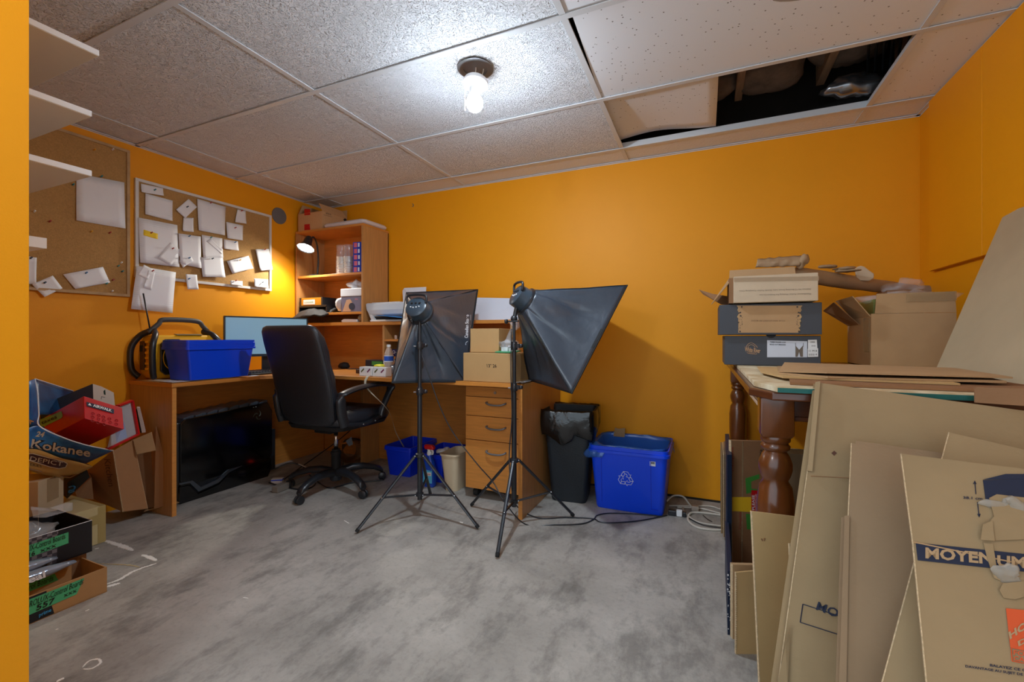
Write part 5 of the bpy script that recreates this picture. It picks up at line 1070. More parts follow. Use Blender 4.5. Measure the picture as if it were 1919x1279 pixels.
for sx, ux in ((-1, 1386), (1, 1499)):
    pts = [Q(ux-sx*2, 573, .0006)]
    for k in range(13):
        v = 573+51*k/12; wob = (5, 2, 3.5, 1, 2, 4, 1, 2.5, 0, 1.5, -1, 1, -2)[k]
        pts.append(Q(ux+sx*(wob-.0), v, .0006))
    pts.append(Q(ux-sx*2, 624, .0006)); pts = pts if sx > 0 else pts[::-1]
    link('lace_edge', G().prism(pts, (0, -.0008, 0)), CARD3, t2)
    random.seed(3)
    for k in range(26):
        v = 575+47*random.random(); u = ux-sx*(random.random()*9-3); r = .0035 if k < 6 else .0014
        c = Q(u, v, .0018); link('lace_hole', G().prism([c+V(r*math.cos(q), 0, r*math.sin(q)) for q in [2*PI*j/8 for j in range(8)]], (0, -.0003, 0)), mat('dark_dot', (70, 62, 60), .7), t2)
text('YOUR NEW ADVENTURE BEGINS', Q(1472, 600, .0015), Q(1408, 600, .0015), Q(1472, 603, .0015), mat('brown_print', (130, 96, 66), .7), t2)
# top pale carton, open with flaps out to the left
t3, xa3, xb3 = shoebox('address_carton', 'pale open carton printed with an upside down address on top of the boot boxes', (1374, 1536), YB1-.05, 1.152, 1.268, .20, mat('pale_carton', (206, 186, 158), .65, var=.1, vs=12))
Yf = YB1-.047
AD = mat('grey_brown_print', (128, 112, 96), .7)
text('Manufacturer: Foshan Weibang Pet Product Co.,Ltd', Q(1520, 549, .001), Q(1424, 551, .001), Q(1520, 552.5, .001), AD, t3)
text('Address: No 12 Baicheng Street, Luhu, Shunde, Foshan, Guangdong, China', Q(1520, 540, .001), Q(1386, 544, .001), Q(1520, 543.5, .001), AD, t3)
link('clear_tape', G().prism([Q(1376, 521, .001), Q(1535, 518, .001), Q(1535, 526, .001), Q(1376, 529, .001)], (0, -.0004, 0)), TAPECL, t3)
link('raised_flap', G().prism([P(1367, 523, 'Y', 2.20), P(1368, 507, 'Y', 2.24), P(1490, 500, 'Y', 2.24), P(1492, 520, 'Y', 2.20)], (0, .004, 0)), CARD, t3)
link('left_flap', G().prism([P(1372, 525, 'Y', 2.13), P(1334, 571, 'Y', 2.16), P(1338, 567, 'Y', 2.30), P(1368, 522, 'Y', 2.30)], (-.003, 0, 0)), CARD, t3)
link('rear_flap', G().prism([P(1310, 543, 'Y', 2.34), P(1336, 551, 'Y', 2.32), P(1368, 556, 'Y', 2.30), P(1368, 572, 'Y', 2.30), P(1352, 571, 'Y', 2.30), P(1318, 552, 'Y', 2.34)], (0, .004, 0)), CARD4, t3)
link('inner_side', G().box(xa3-.014, xa3+.003, 2.13, 2.30, 1.153, 1.262), CARD4, t3)
# kraft roll and paper heap behind
def rolltube(p0, p1, r0, r1, seed):
    a, b_ = Vector(p0), Vector(p1); g = G(); n = 20; loops = []
    u = (b_-a).normalized(); s = u.cross(V(0, 0, 1)).normalized(); w_ = s.cross(u)
    for k in range(n+1):
        t = k/n; c = a*(1-t)+b_*t; r = r0*(1-t)+r1*t
        loops.append([c+(s*math.cos(q)+w_*math.sin(q))*r*(1+.10*noise.noise(V(t*9, math.cos(q)*2, math.sin(q)*2+seed))) for q in [2*PI*j/18 for j in range(18)]])
    return g.loft(loops)
kr = thing('kraft_roll', 'long crumpled roll of kraft paper slanting behind the boxes on the table', 'paper roll', (.65, 2.75, 1.20))
ra_, rb2 = P(1492, 515, 'Y', 2.42), P(1730, 548, 'Y', 2.90)
link('paper_roll', rolltube(ra_, rb2, .036, .030, 2), KRAFT, kr, smooth='all')
link('roll_core', G().lathe([(.028, 0), (.031, .05), (.028, .10), (.020, .10), (.020, 0)], rb2-V(.06, .04, -.0), 18, Matrix.Rotation(PI/2, 3, 'Y')), mat('core_tube', (150, 124, 100), .7), kr, smooth=40)
g = G()
for k, (u, v) in enumerate(((1556, 500), (1575, 504), (1590, 508))):
    c = P(u, v, 'Y', 2.52); g = crumple(c, (.034, .03, .007), k+3, .6, 10, 26); link('torn_layer', g, KRAFT, kr, smooth='all')
kb2 = thing('kraft_paper_sheet', 'folded kraft paper sheet with torn ends standing behind the pale carton', 'paper', (.42, 2.36, 1.27))
def ks(s, t):
    a = P(1416, 502, 'Y', 2.36); b_ = P(1420, 486, 'Y', 2.40); c = P(1502, 479, 'Y', 2.40); d_ = P(1500, 499, 'Y', 2.36)
    p = (a*(1-s)+d_*s)*(1-t)+(b_*(1-s)+c*s)*t; return p+V(0, -.02*math.sin(PI*t)+.006*noise.noise(V(s*8, t*3, 2)), .004*noise.noise(V(s*9, t*2, 5)))
link('sheet_front', G().grid(ks, 20, 6), KRAFT, kb2, smooth=True, solid=.002)
link('torn_fold', crumple(P(1505, 492, 'Y', 2.37), (.022, .02, .028), 4, .5, 10, 30), KRAFT, kb2, smooth='all')
tag(link('shoe_sole_card', G().prism([P(1608, 500, 'Y', 2.60), P(1602, 505, 'Y', 2.60), P(1604, 511, 'Y', 2.60), P(1606, 522, 'Y', 2.60), P(1614, 526, 'Y', 2.60), P(1630, 527, 'Y', 2.60), P(1639, 521, 'Y', 2.60), P(1639, 513, 'Y', 2.60), P(1630, 507, 'Y', 2.60), P(1621, 500, 'Y', 2.60), P(1614, 498, 'Y', 2.60)], (0, .012, 0)), mat('pale_fibre', (206, 184, 154), .7), None, bevel=.004), 'pale kidney shaped card insert on top of the kraft roll', 'insert')
# big open carton
bg = thing('cardboard_carton', 'big brown carton with open left flaps against the right wall on the table', 'box', (.75, 2.3, TZ+.016))
MB_ = CARD; zt = 1.160; za = TZ+.017
p0 = P(1633, 686, 'Y', 2.20); p1 = P(1793, 686, 'Y', 2.20); x0, x1 = p0.x, min(p1.x, .965); y0, y1 = 2.20, 2.52
for a_, b_, c_, d_ in ((x0, x1, y0, y0+.005), (x0, x1, y1-.005, y1), (x0, x0+.005, y0+.005, y1-.005), (x1-.005, x1, y0+.005, y1-.005)):
    link('side_panel', G().box(a_, b_, c_, d_, za, zt-.06), MB_, bg)
link('bottom_panel', G().box(x0, x1, y0, y1, za, za+.004), MB_, bg)
link('front_flap', G().prism([V(x0+.012, y0, zt-.059), V(x1, y0, zt-.059), V(x1-.003, y0+.004, zt+.020), V(x0+.02, y0+.004, zt+.020)], (0, .005, 0)), MB_, bg)
link('left_flap', G().prism([V(x0, y0+.01, zt-.072), V(x0, y1-.08, zt-.072), V(x0-.07, y1-.10, zt+.01), V(x0-.055, y0+.03, zt+.015)], (.004, 0, 0)), MB_, bg)
link('left_flap_inner', G().prism([V(x0-.004, y0+.14, zt-.10), V(x0-.004, y1-.01, zt-.10), V(x0-.10, y1-.02, zt-.03), V(x0-.09, y0+.16, zt-.0)], (.004, 0, 0)), CARD4, bg)
link('corner_tape', G().box(x0-.0015, x0-.0005, y0+.02, y0+.09, za+.06, zt-.075), mat('shiny_tape', (190, 170, 140), .1, alpha=.5), bg)
link('corner_tape', G().prism([V(x0+.11, y0-.001, zt-.002+.02), V(x1, y0-.001, zt+.02), V(x1, y0-.001, zt-.015), V(x0+.11, y0-.001, zt-.015)], (0, -.0004, 0)), TAPECL, bg)
link('wrapping_film', crumple((x0+.14, y0+.10, zt+.005), (.12, .08, .03), 9, .4, 12, 18), CLEAR, bg, smooth='all')
tag(link('magazine', G().box(x0+.015, x0+.03, y0+.03, y0+.25, za+.02, zt+.0), mat('magazine_green', (120, 130, 70), .4), None), 'dark green magazine spine standing inside the big brown carton', 'magazine')
tag(link('white_packet', G().box(x0+.035, x0+.10, y0+.03, y0+.20, za+.02, zt-.01), WHITE, None, bevel=.006), 'white packet inside the big brown carton beside the magazine', 'packet')
tag(link('plastic_wrap', crumple((x1-.02, 2.62, 1.25), (.07, .05, .035), 21, .5, 12, 20), CLEAR, None, smooth='all'), 'loose clear plastic wrap behind the big brown carton', 'plastic')
link('rest_block', G().box(x1-.10, x1+.03, 2.56, 2.70, za, 1.222), CARD4, bg)
# hardboard leaning on the right wall
a = V(.705, 1.93, TZ+.016); b_ = V(.985, 2.175, 1.440); c = V(1.017, 2.11, 1.475); d_ = V(1.017, 1.50, 1.50); e = V(.80, 1.30, TZ+.016)
e = V(.722, 1.30, TZ+.016)
pln = plane_of(a, b_, e)
def onx(y, z):   # the point of the board's plane at given y and z
    n = pln[1]; return V(pln[0].x-(n.y*(y-pln[0].y)+n.z*(z-pln[0].z))/n.x, y, z)
pts = [a, b_, onx(2.10, 1.452), onx(1.35, 1.40), e]
tag(link('hardboard_sheet', G().prism(pts, -pln[1]*.005), MASON, None), 'greyish tan hardboard sheet leaning from the table onto the right wall', 'board')
# ================================================================ FLATTENED CARTONS LEANING ON THE TABLE (right foreground)
def board_from(name, label, TL, TRv, BL, th, m, layers=None, cat='cardboard'):
    """a leaning flat carton: TL top left corner, TRv vector along the top edge, BL lower left corner on the floor"""
    TL, BL, TRv = Vector(TL), Vector(BL), Vector(TRv)
    n = (TRv).cross(TL-BL).normalized()
    if n.dot(CAM-TL) < 0: n = -n
    t = thing(name, label, cat, ((TL.x+BL.x)/2+TRv.x/2, (TL.y+BL.y)/2, min(BL.z, 0.0)))
    return t, TL, BL, TRv, n, (TL, n)
def ext0(p1, p2):      # extend the line p1->p2 down to the floor
    t = p1.z/(p1.z-p2.z); return p1+(p2-p1)*t
def panel(t, name, pts, n, th, m, off=0.0):
    o = link(name, G().prism([Vector(p)+n*off for p in pts], -n*th), m, t, bevel=0)
    pts = [Vector(p)+n*(off+.0001) for p in pts]
    return o
def edge_strip(t, a, b, n, th, name='cut_edge', w_=.0015):
    d = (b-a).normalized(); s = d.cross(n).normalized()
    return link(name, G().prism([a+n*.0004, a+s*w_+n*.0004, b+s*w_+n*.0004, b+n*.0004], -n*(th+.0008)), CARDE, t)
# A: tall sheet
TLa = R(1537, 718, 1.060); Pb = R(1460, 1279, .846); BLa = ext0(TLa, Pb); TRa = V(.985, 1.155, .815)-TLa
ta, *_r = board_from('tall_flattened_carton', 'tallest flattened carton leaning on the table front, printed with upside down ROOM', TLa, TRa, BLa, .006, CARD2)
na = TRa.cross(TLa-BLa).normalized(); na = na if na.dot(CAM-TLa) > 0 else -na; pla = (TLa, na)
# fold the outline from what the photograph shows, in the sheet's own plane
bl2 = ON(pla, 1515, 885); 
ptsA = [TLa, TLa+TRa, TLa+TRa+(BLa-TLa)*.97, BLa]
panel(ta, 'front_panel', ptsA, na, .005, CARD2)
panel(ta, 'rear_panel', [p-na*.010 - TRa.normalized()*.012 for p in ptsA], na, .004, CARD2)
edge_strip(ta, TLa, BLa, na, .005)
link('folded_flap', G().prism([ON(pla, 1528, 719, .008), ON(pla, 1537, 718, .010), ON(pla, 1522, 886, .010), ON(pla, 1513, 884, .007)], -na*.004), CARD2, ta)
link('folded_flap', G().prism([ON(pla, 1481, 1172, .010), ON(pla, 1472, 1210, .012), ON(pla, 1455, 1290, .012), ON(pla, 1476, 1290, .010), ON(pla, 1480, 1200, .008)], -na*.004), CARD2, ta)
def TA(u, v, o=.0012): return ON(pla, u, v, o)
text('ROOM', TA(1612, 1158), TA(1534, 1128), TA(1607, 1174), NAVY, ta, bold=.02)
lines([[TA(1505, 1133), TA(1500, 1167)], [TA(1505, 1133), TA(1600, 1164)], [TA(1500, 1167), TA(1600, 1199)]], .0009, NAVY, ta)
decal([TA(1558.5, 850), TA(1563.5, 845.5), TA(1568.5, 850), TA(1563.5, 855)], mat('brown_diamond', (86, 48, 30), .7), ta, 'diamond_mark')
lines([[TA(1520, 893), TA(1600, 897)]], .0008, CARD4, ta, 'crease')
# B: second, greyer
TLb = R(1597, 831, .945); Pb = R(1577, 1279, .742); BLb = ext0(TLb, Pb); TRb = V(.55, -.085, -.03)
tb3, *_r = board_from('flattened_carton', 'brownish grey flattened carton leaning between the tall one and the moving box', TLb, TRb, BLb, .006, CARD2)
nb = TRb.cross(TLb-BLb).normalized(); nb = nb if nb.dot(CAM-TLb) > 0 else -nb; plb = (TLb, nb)
GR = mat('cardboard_dull_brown', (150, 124, 94), .85, var=.1, vs=7, bump=.05, bs=120)  # dull brown of the carton itself, with slight random variation
panel(tb3, 'front_panel', [TLb, TLb+TRb, TLb+TRb+(BLb-TLb), BLb], nb, .004, GR)
panel(tb3, 'rear_panel', [p-nb*.009+V(.008, 0, .010) for p in (TLb, TLb+TRb, TLb+TRb+(BLb-TLb), BLb)], nb, .004, GR)
edge_strip(tb3, TLb, BLb, nb, .004)
for k, (o, uu) in enumerate(((.004, 0), (-.006, -5))):
    link('side_fold', G().prism([ON(plb, 1583+uu, 968, o), ON(plb, 1592+uu, 968, o), ON(plb, 1586+uu, 1290, o), ON(plb, 1572+uu, 1290, o)], -nb*.003), GR, tb3)
# C: tilted
TLc = R(1780, 811, .862); Pc = R(1655, 1279, .690); BLc = ext0(TLc, Pc); TRc = R(1919, 843, .80)-TLc; TRc = TRc.normalized()*.5
TRc.x = min(TRc.x, 1.0-TLc.x)
tcn, *_r = board_from('flattened_carton', 'tilted flattened carton with a sloping left edge showing behind the moving box', TLc, TRc, BLc, .005, CARD2)
nc = TRc.cross(TLc-BLc).normalized(); nc = nc if nc.dot(CAM-TLc) > 0 else -nc
panel(tcn, 'front_panel', [TLc, TLc+TRc, TLc+TRc+(BLc-TLc), BLc], nc, .004, CARD2); edge_strip(tcn, TLc, BLc, nc, .004)
# D: moving box with print
TLd = R(1690, 851, .815); Pd1 = R(1712, 1017, .745); Pd = R(1738, 1279, .650); BLd = ext0(Pd1, Pd); TRd = V(.55, -.09, -.01); TRd2 = V(.50, -.11, 0)
td = thing('moving_carton', 'flattened moving box printed MOYEN UM with torn tape and orange logo, nearest the camera', 'cardboard', (.6, .95, 0))
def nrm(a, b, c):
    n = (b-a).cross(c-a).normalized(); return n if n.dot(CAM-a) > 0 else -n
nd1 = nrm(TLd, TLd+TRd, Pd1); nd2 = nrm(Pd1, Pd1+TRd, Pd); pd1_, pd2_ = (TLd, nd1), (Pd1, nd2)
panel(td, 'upper_panel', [TLd, TLd+TRd, Pd1+TRd, Pd1], nd1, .004, CARD2); panel(td, 'lower_panel', [Pd1, Pd1+TRd, BLd+TRd, BLd], nd2, .004, CARD2)
link('crease', G().tube([Pd1+nd1*.001, Pd1+TRd+nd1*.001], .0016, 5), CARD, td)
edge_strip(td, TLd, Pd1, nd1, .004); edge_strip(td, Pd1, BLd, nd2, .004)
def DU(u, v, o=.0010): return ON(pd1_, u, v, o)
def DL(u, v, o=.0010): return ON(pd2_, u, v, o)
decal([DL(1716, 1018), DL(1716, 1018), DL(1925, 1040), DL(1925, 1073), DL(1720, 1051)][1:], NAVY, td, 'dark_band')
CT = mat('band_letter_tan', (176, 146, 108), .8)
text('MOYEN', DL(1734, 1048, .0022), DL(1862, 1060, .0022), DL(1734, 1027, .0022), CT, td, bold=.035)
text('UM', DL(1868, 1063, .0022), DL(1922, 1067, .0022), DL(1868, 1042, .0022), CT, td, bold=.035)
decal([DU(1842, 901), DU(1925, 899), DU(1925, 950), DU(1848, 946)], NAVY, td, 'box_drawing')
decal([DU(1842, 900), DU(1884, 889.5), DU(1925, 889.5), DU(1925, 899)], NAVY, td, 'box_drawing')
text('38.1 cm', DU(1805, 936), DU(1841, 938), DU(1805, 931), NAVY, td, bold=.02)
lines([[DU(1827, 903), DU(1829, 927)], [DU(1832, 942), DU(1835, 969)], [DU(1824.5, 908), DU(1827, 902), DU(1829.5, 908)], [DU(1832, 964), DU(1835, 970), DU(1837, 964)]], .0006, NAVY, td)
# torn strip of tape with crumpled film and layers
for k, (pp, mm) in enumerate((([(1853, 935), (1867, 928), (1925, 935), (1925, 1012), (1856, 1015), (1848, 985), (1862, 970)], CARD), ([(1840, 985), (1858, 978), (1862, 1016), (1836, 1014)], CARD2))):
    link('torn_layer', G().prism([DU(u, v, .004+.003*k) for u, v in pp], -nd1*.0015), CARD2, td)
link('torn_layer', G().prism([DL(u, v, .004) for u, v in [(1842, 1019), (1860, 1021), (1866, 1060), (1874, 1090), (1862, 1085), (1850, 1050)]], -nd2*.0015), CARD2, td)
link('torn_layer', G().prism([DL(u, v, .004) for u, v in [(1878, 1095), (1925, 1090), (1925, 1118), (1900, 1125), (1880, 1122), (1872, 1108)]], -nd2*.0015), CARD2, td)
link('tape_film', crumple(DU(1892, 948, .003), (.030, .004, .010), 3, .7, 12, 60), mat('torn_film', (190, 184, 172), .3, alpha=.5, bump=.4, bs=60), td, smooth='all')
link('tape_film', crumple(DL(1897, 1082, .003), (.018, .003, .016), 7, .6, 12, 60), mat('torn_film', (190, 184, 172), .3), td, smooth='all')
decal([DL(1885, 1141), DL(1925, 1145), DL(1925, 1222), DL(1893, 1214)], ORP, td, 'orange_square')
text('HO', DL(1892, 1200, .0022), DL(1925, 1178, .0022), DL(1889, 1186, .0022), CT, td, bold=.04); text('D', DL(1908, 1213, .0022), DL(1925, 1204, .0022), DL(1906, 1203, .0022), CT, td, bold=.04)
lines([[DL(1895, 1215), DL(1897, 1240)], [DL(1895, 1215), DL(1925, 1220)], [DL(1897, 1240), DL(1925, 1245)]], .0006, ORP, td)
text('FO', DL(1899, 1228), DL(1920, 1231), DL(1899, 1219), ORP, td, bold=.02); text('CA', DL(1899, 1239), DL(1920, 1242), DL(1899, 1230), ORP, td, bold=.02)
text('BALAYEZ CE C', DL(1855, 1250), DL(1922, 1260), DL(1855, 1245), NAVY, td, bold=.03)
text('DAVANTAGE AU SUJET DE', DL(1809, 1253), DL(1917, 1269), DL(1809, 1247), NAVY, td, bold=.03)
# box corner below the table top at the far right
tag(link('carton_corner', G().prism([R(1828, 726, .93), R(1930, 729, .86), R(1930, 762, .86), R(1828, 755, .93)], (.0, .004, 0)), CARD4, None), 'brown carton edge peeking between table edge and leaning sheets', 'cardboard')

# group at the table leg
def upright(name, label, tl, tr, zt, zb, th, m, bot=None, cat='cardboard', lean=0.0, vbot=None):
    a = R(tl[0], tl[1], zt); b_ = R(tr[0], tr[1], zt if len(tr) < 3 else tr[2]); n = nrm(a, b_, a-V(0, 0, 1))
    zb_ = zb; c = V(b_.x, b_.y, zb_)+n*lean; d = V(a.x, a.y, zb_)+n*lean
    n = nrm(a, b_, c); t = thing(name, label, cat, ((a.x+b_.x)/2, (a.y+b_.y)/2, zb_))
    panel(t, 'front_panel', [a, b_, c, d], n, th, m); edge_strip(t, a, d, n, th)
    return t, a, b_, c, d, n
t1_, a, b_, c, d, n = upright('flattened_carton', 'wide tan flattened carton standing in front of the table leg', (1410, 959), (1530, 974), 1.115, 0, .006, CARD3, lean=.05)
lines([[ON((a, n), 1427, 1010, .001), ON((a, n), 1429, 1014, .001)], [ON((a, n), 1433, 1009, .001), ON((a, n), 1432, 1014, .001)]], .0015, CARD4, t1_, 'stain')
t2_, a, b_, c, d, n = upright('flattened_carton', 'greenish grey flattened carton behind the table leg right side', (1457, 840), (1535, 845), 1.33, .0, .006, mat('cardboard_cool', (150, 132, 104), .8, var=.1, vs=5), lean=.02)
link('tape_band', G().prism([ON((a, n), 1458, 841, .0008), ON((a, n), 1530, 845, .0008), ON((a, n), 1530, 854, .0008), ON((a, n), 1458, 849, .0008)], n*.0004), TAPECL, t2_)
t3_, a, b_, c, d, n = upright('flattened_carton', 'narrow pale flattened carton wedged between tan carton and tallest sheet', (1481, 1020), (1530, 1026), 1.06, 0, .005, CARD3, lean=.04)
t4_, a, b_, c, d, n = upright('printed_carton', 'brown folded carton with FRAGILE sticker and yellow tape beside the table leg', (1371, 826), (1470, 829), 1.93, .01, .02, CARD4, lean=.01)
p4 = (a, n)
def F4(u, v, o=.001): return ON(p4, u, v, o)
decal([F4(1372, 932), F4(1409, 932), F4(1409, 960), F4(1372, 958)], YELT, t4_, 'yellow_tape')
decal([F4(1408, 919, .0014), F4(1470, 921, .0014), F4(1470, 966, .0014), F4(1408, 962, .0014)], RED, t4_, 'red_sticker')
text('PLEASE', F4(1414, 956, .0026), F4(1414, 928, .0026), F4(1409, 956, .0026), WHITE, t4_, bold=.02)
text('HANDLE WITH CARE', F4(1418, 958, .0026), F4(1418, 926, .0026), F4(1415, 958, .0026), WHITE, t4_)
text('FRAGILE', F4(1427, 960, .0026), F4(1427, 921, .0026), F4(1419, 960, .0026), WHITE, t4_, bold=.03)
decal([F4(1397, 897), F4(1423, 889), F4(1423, 897), F4(1408, 903), F4(1408, 916), F4(1423, 918), F4(1399, 926)], GREENP, t4_, 'green_letter')
decal([F4(1398, 963), F4(1408, 964), F4(1408, 993), F4(1400, 992)], GREENP, t4_, 'green_letter')
decal([F4(1398, 892+2), F4(1399, 892+2), F4(1399, 895), F4(1398, 895)], GREENP, t4_, 'green_dot')
text('Chiquita', F4(1377, 884, .001), F4(1375, 838, .001), F4(1372.5, 884, .001), DRED, t4_); text('Chiquita', F4(1391, 992, .001), F4(1391, 960, .001), F4(1385, 992, .001), DRED, t4_)
text('8°', F4(1424, 858, .001), F4(1432, 858, .001), F4(1424, 842, .001), INK, t4_); text('%', F4(1423, 878, .001), F4(1432, 878, .001), F4(1423, 866, .001), INK, t4_)
link('wide_tape', G().prism([F4(1391, 828, .0006), F4(1393.5, 828, .0006), F4(1392, 1056, .0006), F4(1389.5, 1056, .0006)], n*.0003), TAPECL, t4_)
t5_, a, b_, c, d, n = upright('flattened_carton', 'plain tan carton edge standing below the FRAGILE carton', (1374, 1059), (1420, 1060), 1.47, 0, .015, CARD, lean=.0)
t6_, a, b_, c, d, n = upright('corrugated_piece', 'small tan carton piece with torn corrugated left edge near the floor', (1380, 1074), (1425, 1070), 1.40, 0, .006, CARD3, lean=.0)
g = G()
for k in range(34):
    z = .02+(a.z-.03)*k/33; q = V(a.x, a.y, z); link_ = g.tube([q+n*.002, q+n*.002+(b_-a).normalized()*-.003], .0022, 4)
ko = link('torn_flutes', g, CARDE, t6_); ko['kind'] = 'stuff'
nav = mat('navy_card', (20, 42, 72), .5, var=.2, vs=10)
def slab(name, label, uL, uR, vtop, z, zb, dep, m):
    a = R(uL, vtop, z); b_ = R(uR, vtop, z); back = V(.02, 1, 0).normalized()*dep
    t = thing(name, label, 'cardboard', (a.x, a.y, zb)); link('sheet', G().prism([a, b_, V(b_.x, b_.y, zb), V(a.x, a.y, zb)], back), m, t, bevel=.001); return t, a, b_
t7_, a, b_ = slab('navy_carton', 'dark navy folded carton standing on edge left of the FRAGILE carton', 1363, 1372, 853, 1.88, .0, .45, nav)
t8_, a, b_ = slab('floral_carton', 'dark blue floral patterned carton edge standing on the floor below the navy one', 1364, 1373, 1071, 1.49, 0, .45, nav)
random.seed(12); FLW = mat('pale_flower_print', (196, 200, 206), .6)
for k in range(26):
    p = V(a.x+(b_.x-a.x)*random.random(), a.y-.0012, .02+(a.z-.03)*random.random()); r = random.uniform(.0015, .004)
    link('flower_print', G().prism([p+V(r*math.cos(q)*.7, 0, r*math.sin(q)) for q in [2*PI*j/6 for j in range(6)]], (0, -.0004, 0)), FLW, t8_)
for k, (u0, u1, v0, m, lab) in enumerate(((1351.5, 1354.5, 853, CARD2, 'leftmost thin grey brown card sheet on edge beside the table'), (1355.5, 1357.5, 853, CARDE, 'thin pale card sheet on edge, second from the left beside the table'), (1358.5, 1362.5, 852, GR, 'thin brown card sheet on edge touching the navy carton'))):
    slab('card_sheet', lab, u0, u1, v0, 2.26-.04*k, 0, .30, m)

# ================================================================ CARTON HEAP AT THE LEFT
def c8(x, y, z): return R(50+x/4.92, 700+y/4.92, z)
# prime tray box on the floor
pb2 = thing('shallow_carton', 'open shallow kraft carton with green tape label 557, lowest on the floor at left', 'box', (-2.38, .80, 0))
X0, X1, Y0, Y1, H1 = -2.62, -2.165, .52, .955, .098
KP = mat('kraft_liner', (186, 142, 92), .75, var=.12, vs=8); DK = mat('dark_box_print', (26, 26, 32), .5)
for a_, b_, c_, d_ in ((X0, X1, Y1-.004, Y1), (X1-.004, X1, Y0, Y1-.004), (X0, X0+.004, Y0, Y1-.004), (X0, X1, Y0, Y0+.004)): link('side_panel', G().box(a_, b_, c_, d_, .002, H1), KP, pb2)
link('bottom_panel', G().box(X0, X1, Y0, Y1, 0, .003), KP, pb2)
def fx(y, z, o=.0006, X=X1): return V(X+o, y, z)
decal([fx(Y0, .004), fx(.80, .004), fx(.795, .03), fx(.78, .075), fx(.78, H1-.002), fx(Y0, H1-.002)], DK, pb2, 'dark_print')
decal([fx(.60, .030, .0014), fx(.862, .040, .0014), fx(.885, .090, .0014), fx(.60, .088, .0014)], GREEN, pb2, 'green_tape')
text('ROLUX-Control Boards', fx(.735, .062, .003), fx(.880, .070, .003), fx(.738, .083, .003), INK, pb2); text('557', fx(.752, .040, .003), fx(.80, .042, .003), fx(.754, .060, .003), INK, pb2, bold=.02); text('xxx', fx(.825, .048, .003), fx(.862, .050, .003), fx(.826, .058, .003), INK, pb2)
text('prime', fx(.760, .010, .0014), fx(.792, .012, .0014), fx(.760, .026, .0014), mat('sky_letter', (60, 160, 220), .5), pb2, bold=.02)
link('inner_divider', G().box(-2.30, -2.296, Y0, .90, .003, .105), KP, pb2)
decal([V(-2.2955, .70, .06), V(-2.2955, .86, .065), V(-2.2955, .85, .095), V(-2.2955, .70, .09)], GREEN, pb2, 'green_tape')
text('Control Boards', V(-2.294, .745, .068), V(-2.294, .845, .072), V(-2.294, .746, .088), INK, pb2)
for k, (y0, z, xx) in enumerate(((.84, .125, -2.27), (.80, .150, -2.31))):
    sb = thing('seal_bag', ('front' if k == 0 else 'rear')+' silver tube bag lettered Seal lying in the shallow carton', 'bag', (xx, .7, z-.02))
    g = G(); loops = []
    for q in range(15):
        t = q/14; y = .50+t*(y0+.06-.50); w_ = .026*(1 if t < .8 else 1-.5*(t-.8)/.2); h = .020*(1 if t < .8 else max(.15, 1-4*(t-.8)))
        loops.append([V(xx+w_*math.cos(a)+.003*noise.noise(V(t*20, a, k)), y, z+.02*(t-.5)*0+h*math.sin(a)+.003*noise.noise(V(t*18, a*2, k+3))) for a in [2*PI*j/14 for j in range(14)]])
    link('bag_film', G().loft(loops), mat('silver_film', (150, 160, 176), .18, .3, bump=.3, bs=30), sb, smooth='all')
    text('Seal', V(xx+.029, y0-.10, z-.012), V(xx+.029, y0-.035, z-.010), V(xx+.022, y0-.10, z+.012), WHITE, sb, bold=.03)
# 516 box
b5 = thing('black_checker_box', 'black and checkered box with green tape label 516 holding clear bags', 'box', (-2.48, .80, .118))
X5, Z50, Z51 = -2.335, .118, .245
CH = mat('grey_check', (92, 88, 96), .5); nt = CH.node_tree; ck = nt.nodes.new('ShaderNodeTexChecker'); ck.inputs['Scale'].default_value = 70; ck.inputs[1].default_value = lin((120, 116, 122)); ck.inputs[2].default_value = lin((62, 58, 68)); nt.links.new(nt.nodes['Mapping'].outputs[0], ck.inputs['Vector']); nt.links.new(ck.outputs[0], nt.nodes['Principled BSDF'].inputs['Base Color'])
for a_, b_, c_, d_ in ((X5-.28, X5, .976, .98), (X5-.004, X5, .52, .976), (X5-.28, X5-.276, .52, .976), (X5-.28, X5, .52, .524)): link('side_panel', G().box(a_, b_, c_, d_, Z50, Z51), DK, b5)
link('bottom_panel', G().box(X5-.28, X5, .52, .98, Z50-.002, Z50+.002), DK, b5)
decal([fx(.52, Z50+.002, .0004, X5), fx(.87, Z50+.002, .0004, X5), fx(.875, Z51-.001, .0004, X5), fx(.52, Z51-.001, .0004, X5)], CH, b5, 'check_print')
lines([[fx(.52, Z51, 0, X5), fx(.98, Z51, 0, X5), V(X5-.28, .98, Z51)]], .0012, WHITE, b5, 'white_rim')
decal([fx(.60, .165, .0014, X5), fx(.905, .182, .0014, X5), fx(.905, .226, .0014, X5), fx(.60, .214, .0014, X5)], GREEN, b5, 'green_tape')
text('LUX-Control Boards', fx(.782, .198, .003, X5), fx(.895, .205, .003, X5), fx(.782, .220, .003, X5), INK, b5); text('516', fx(.778, .175, .003, X5), fx(.808, .178, .003, X5), fx(.779, .194, .003, X5), INK, b5, bold=.02); text('xxx', fx(.822, .180, .003, X5), fx(.868, .184, .003, X5), fx(.823, .191, .003, X5), INK, b5)
link('support_pad', G().box(X5-.27, X5-.02, .53, .97, .002, Z50-.003), CARD4, b5)
cb = thing('clear_bag', 'open clear plastic bag sticking out of the checkered box', 'bag', (-2.42, .86, .24))
link('bag_film', G().prism([c8(40, 1230, 1.83), c8(40, 1262, 1.80), c8(175, 1262, 1.80), c8(215, 1242, 1.84), c8(372, 1190, 1.90), c8(424, 1195, 1.92), c8(424, 1265, 1.92), c8(360, 1279, 1.88), c8(180, 1330, 1.82), c8(60, 1330, 1.80)], (.003, 0, 0)), CLEAR, cb)
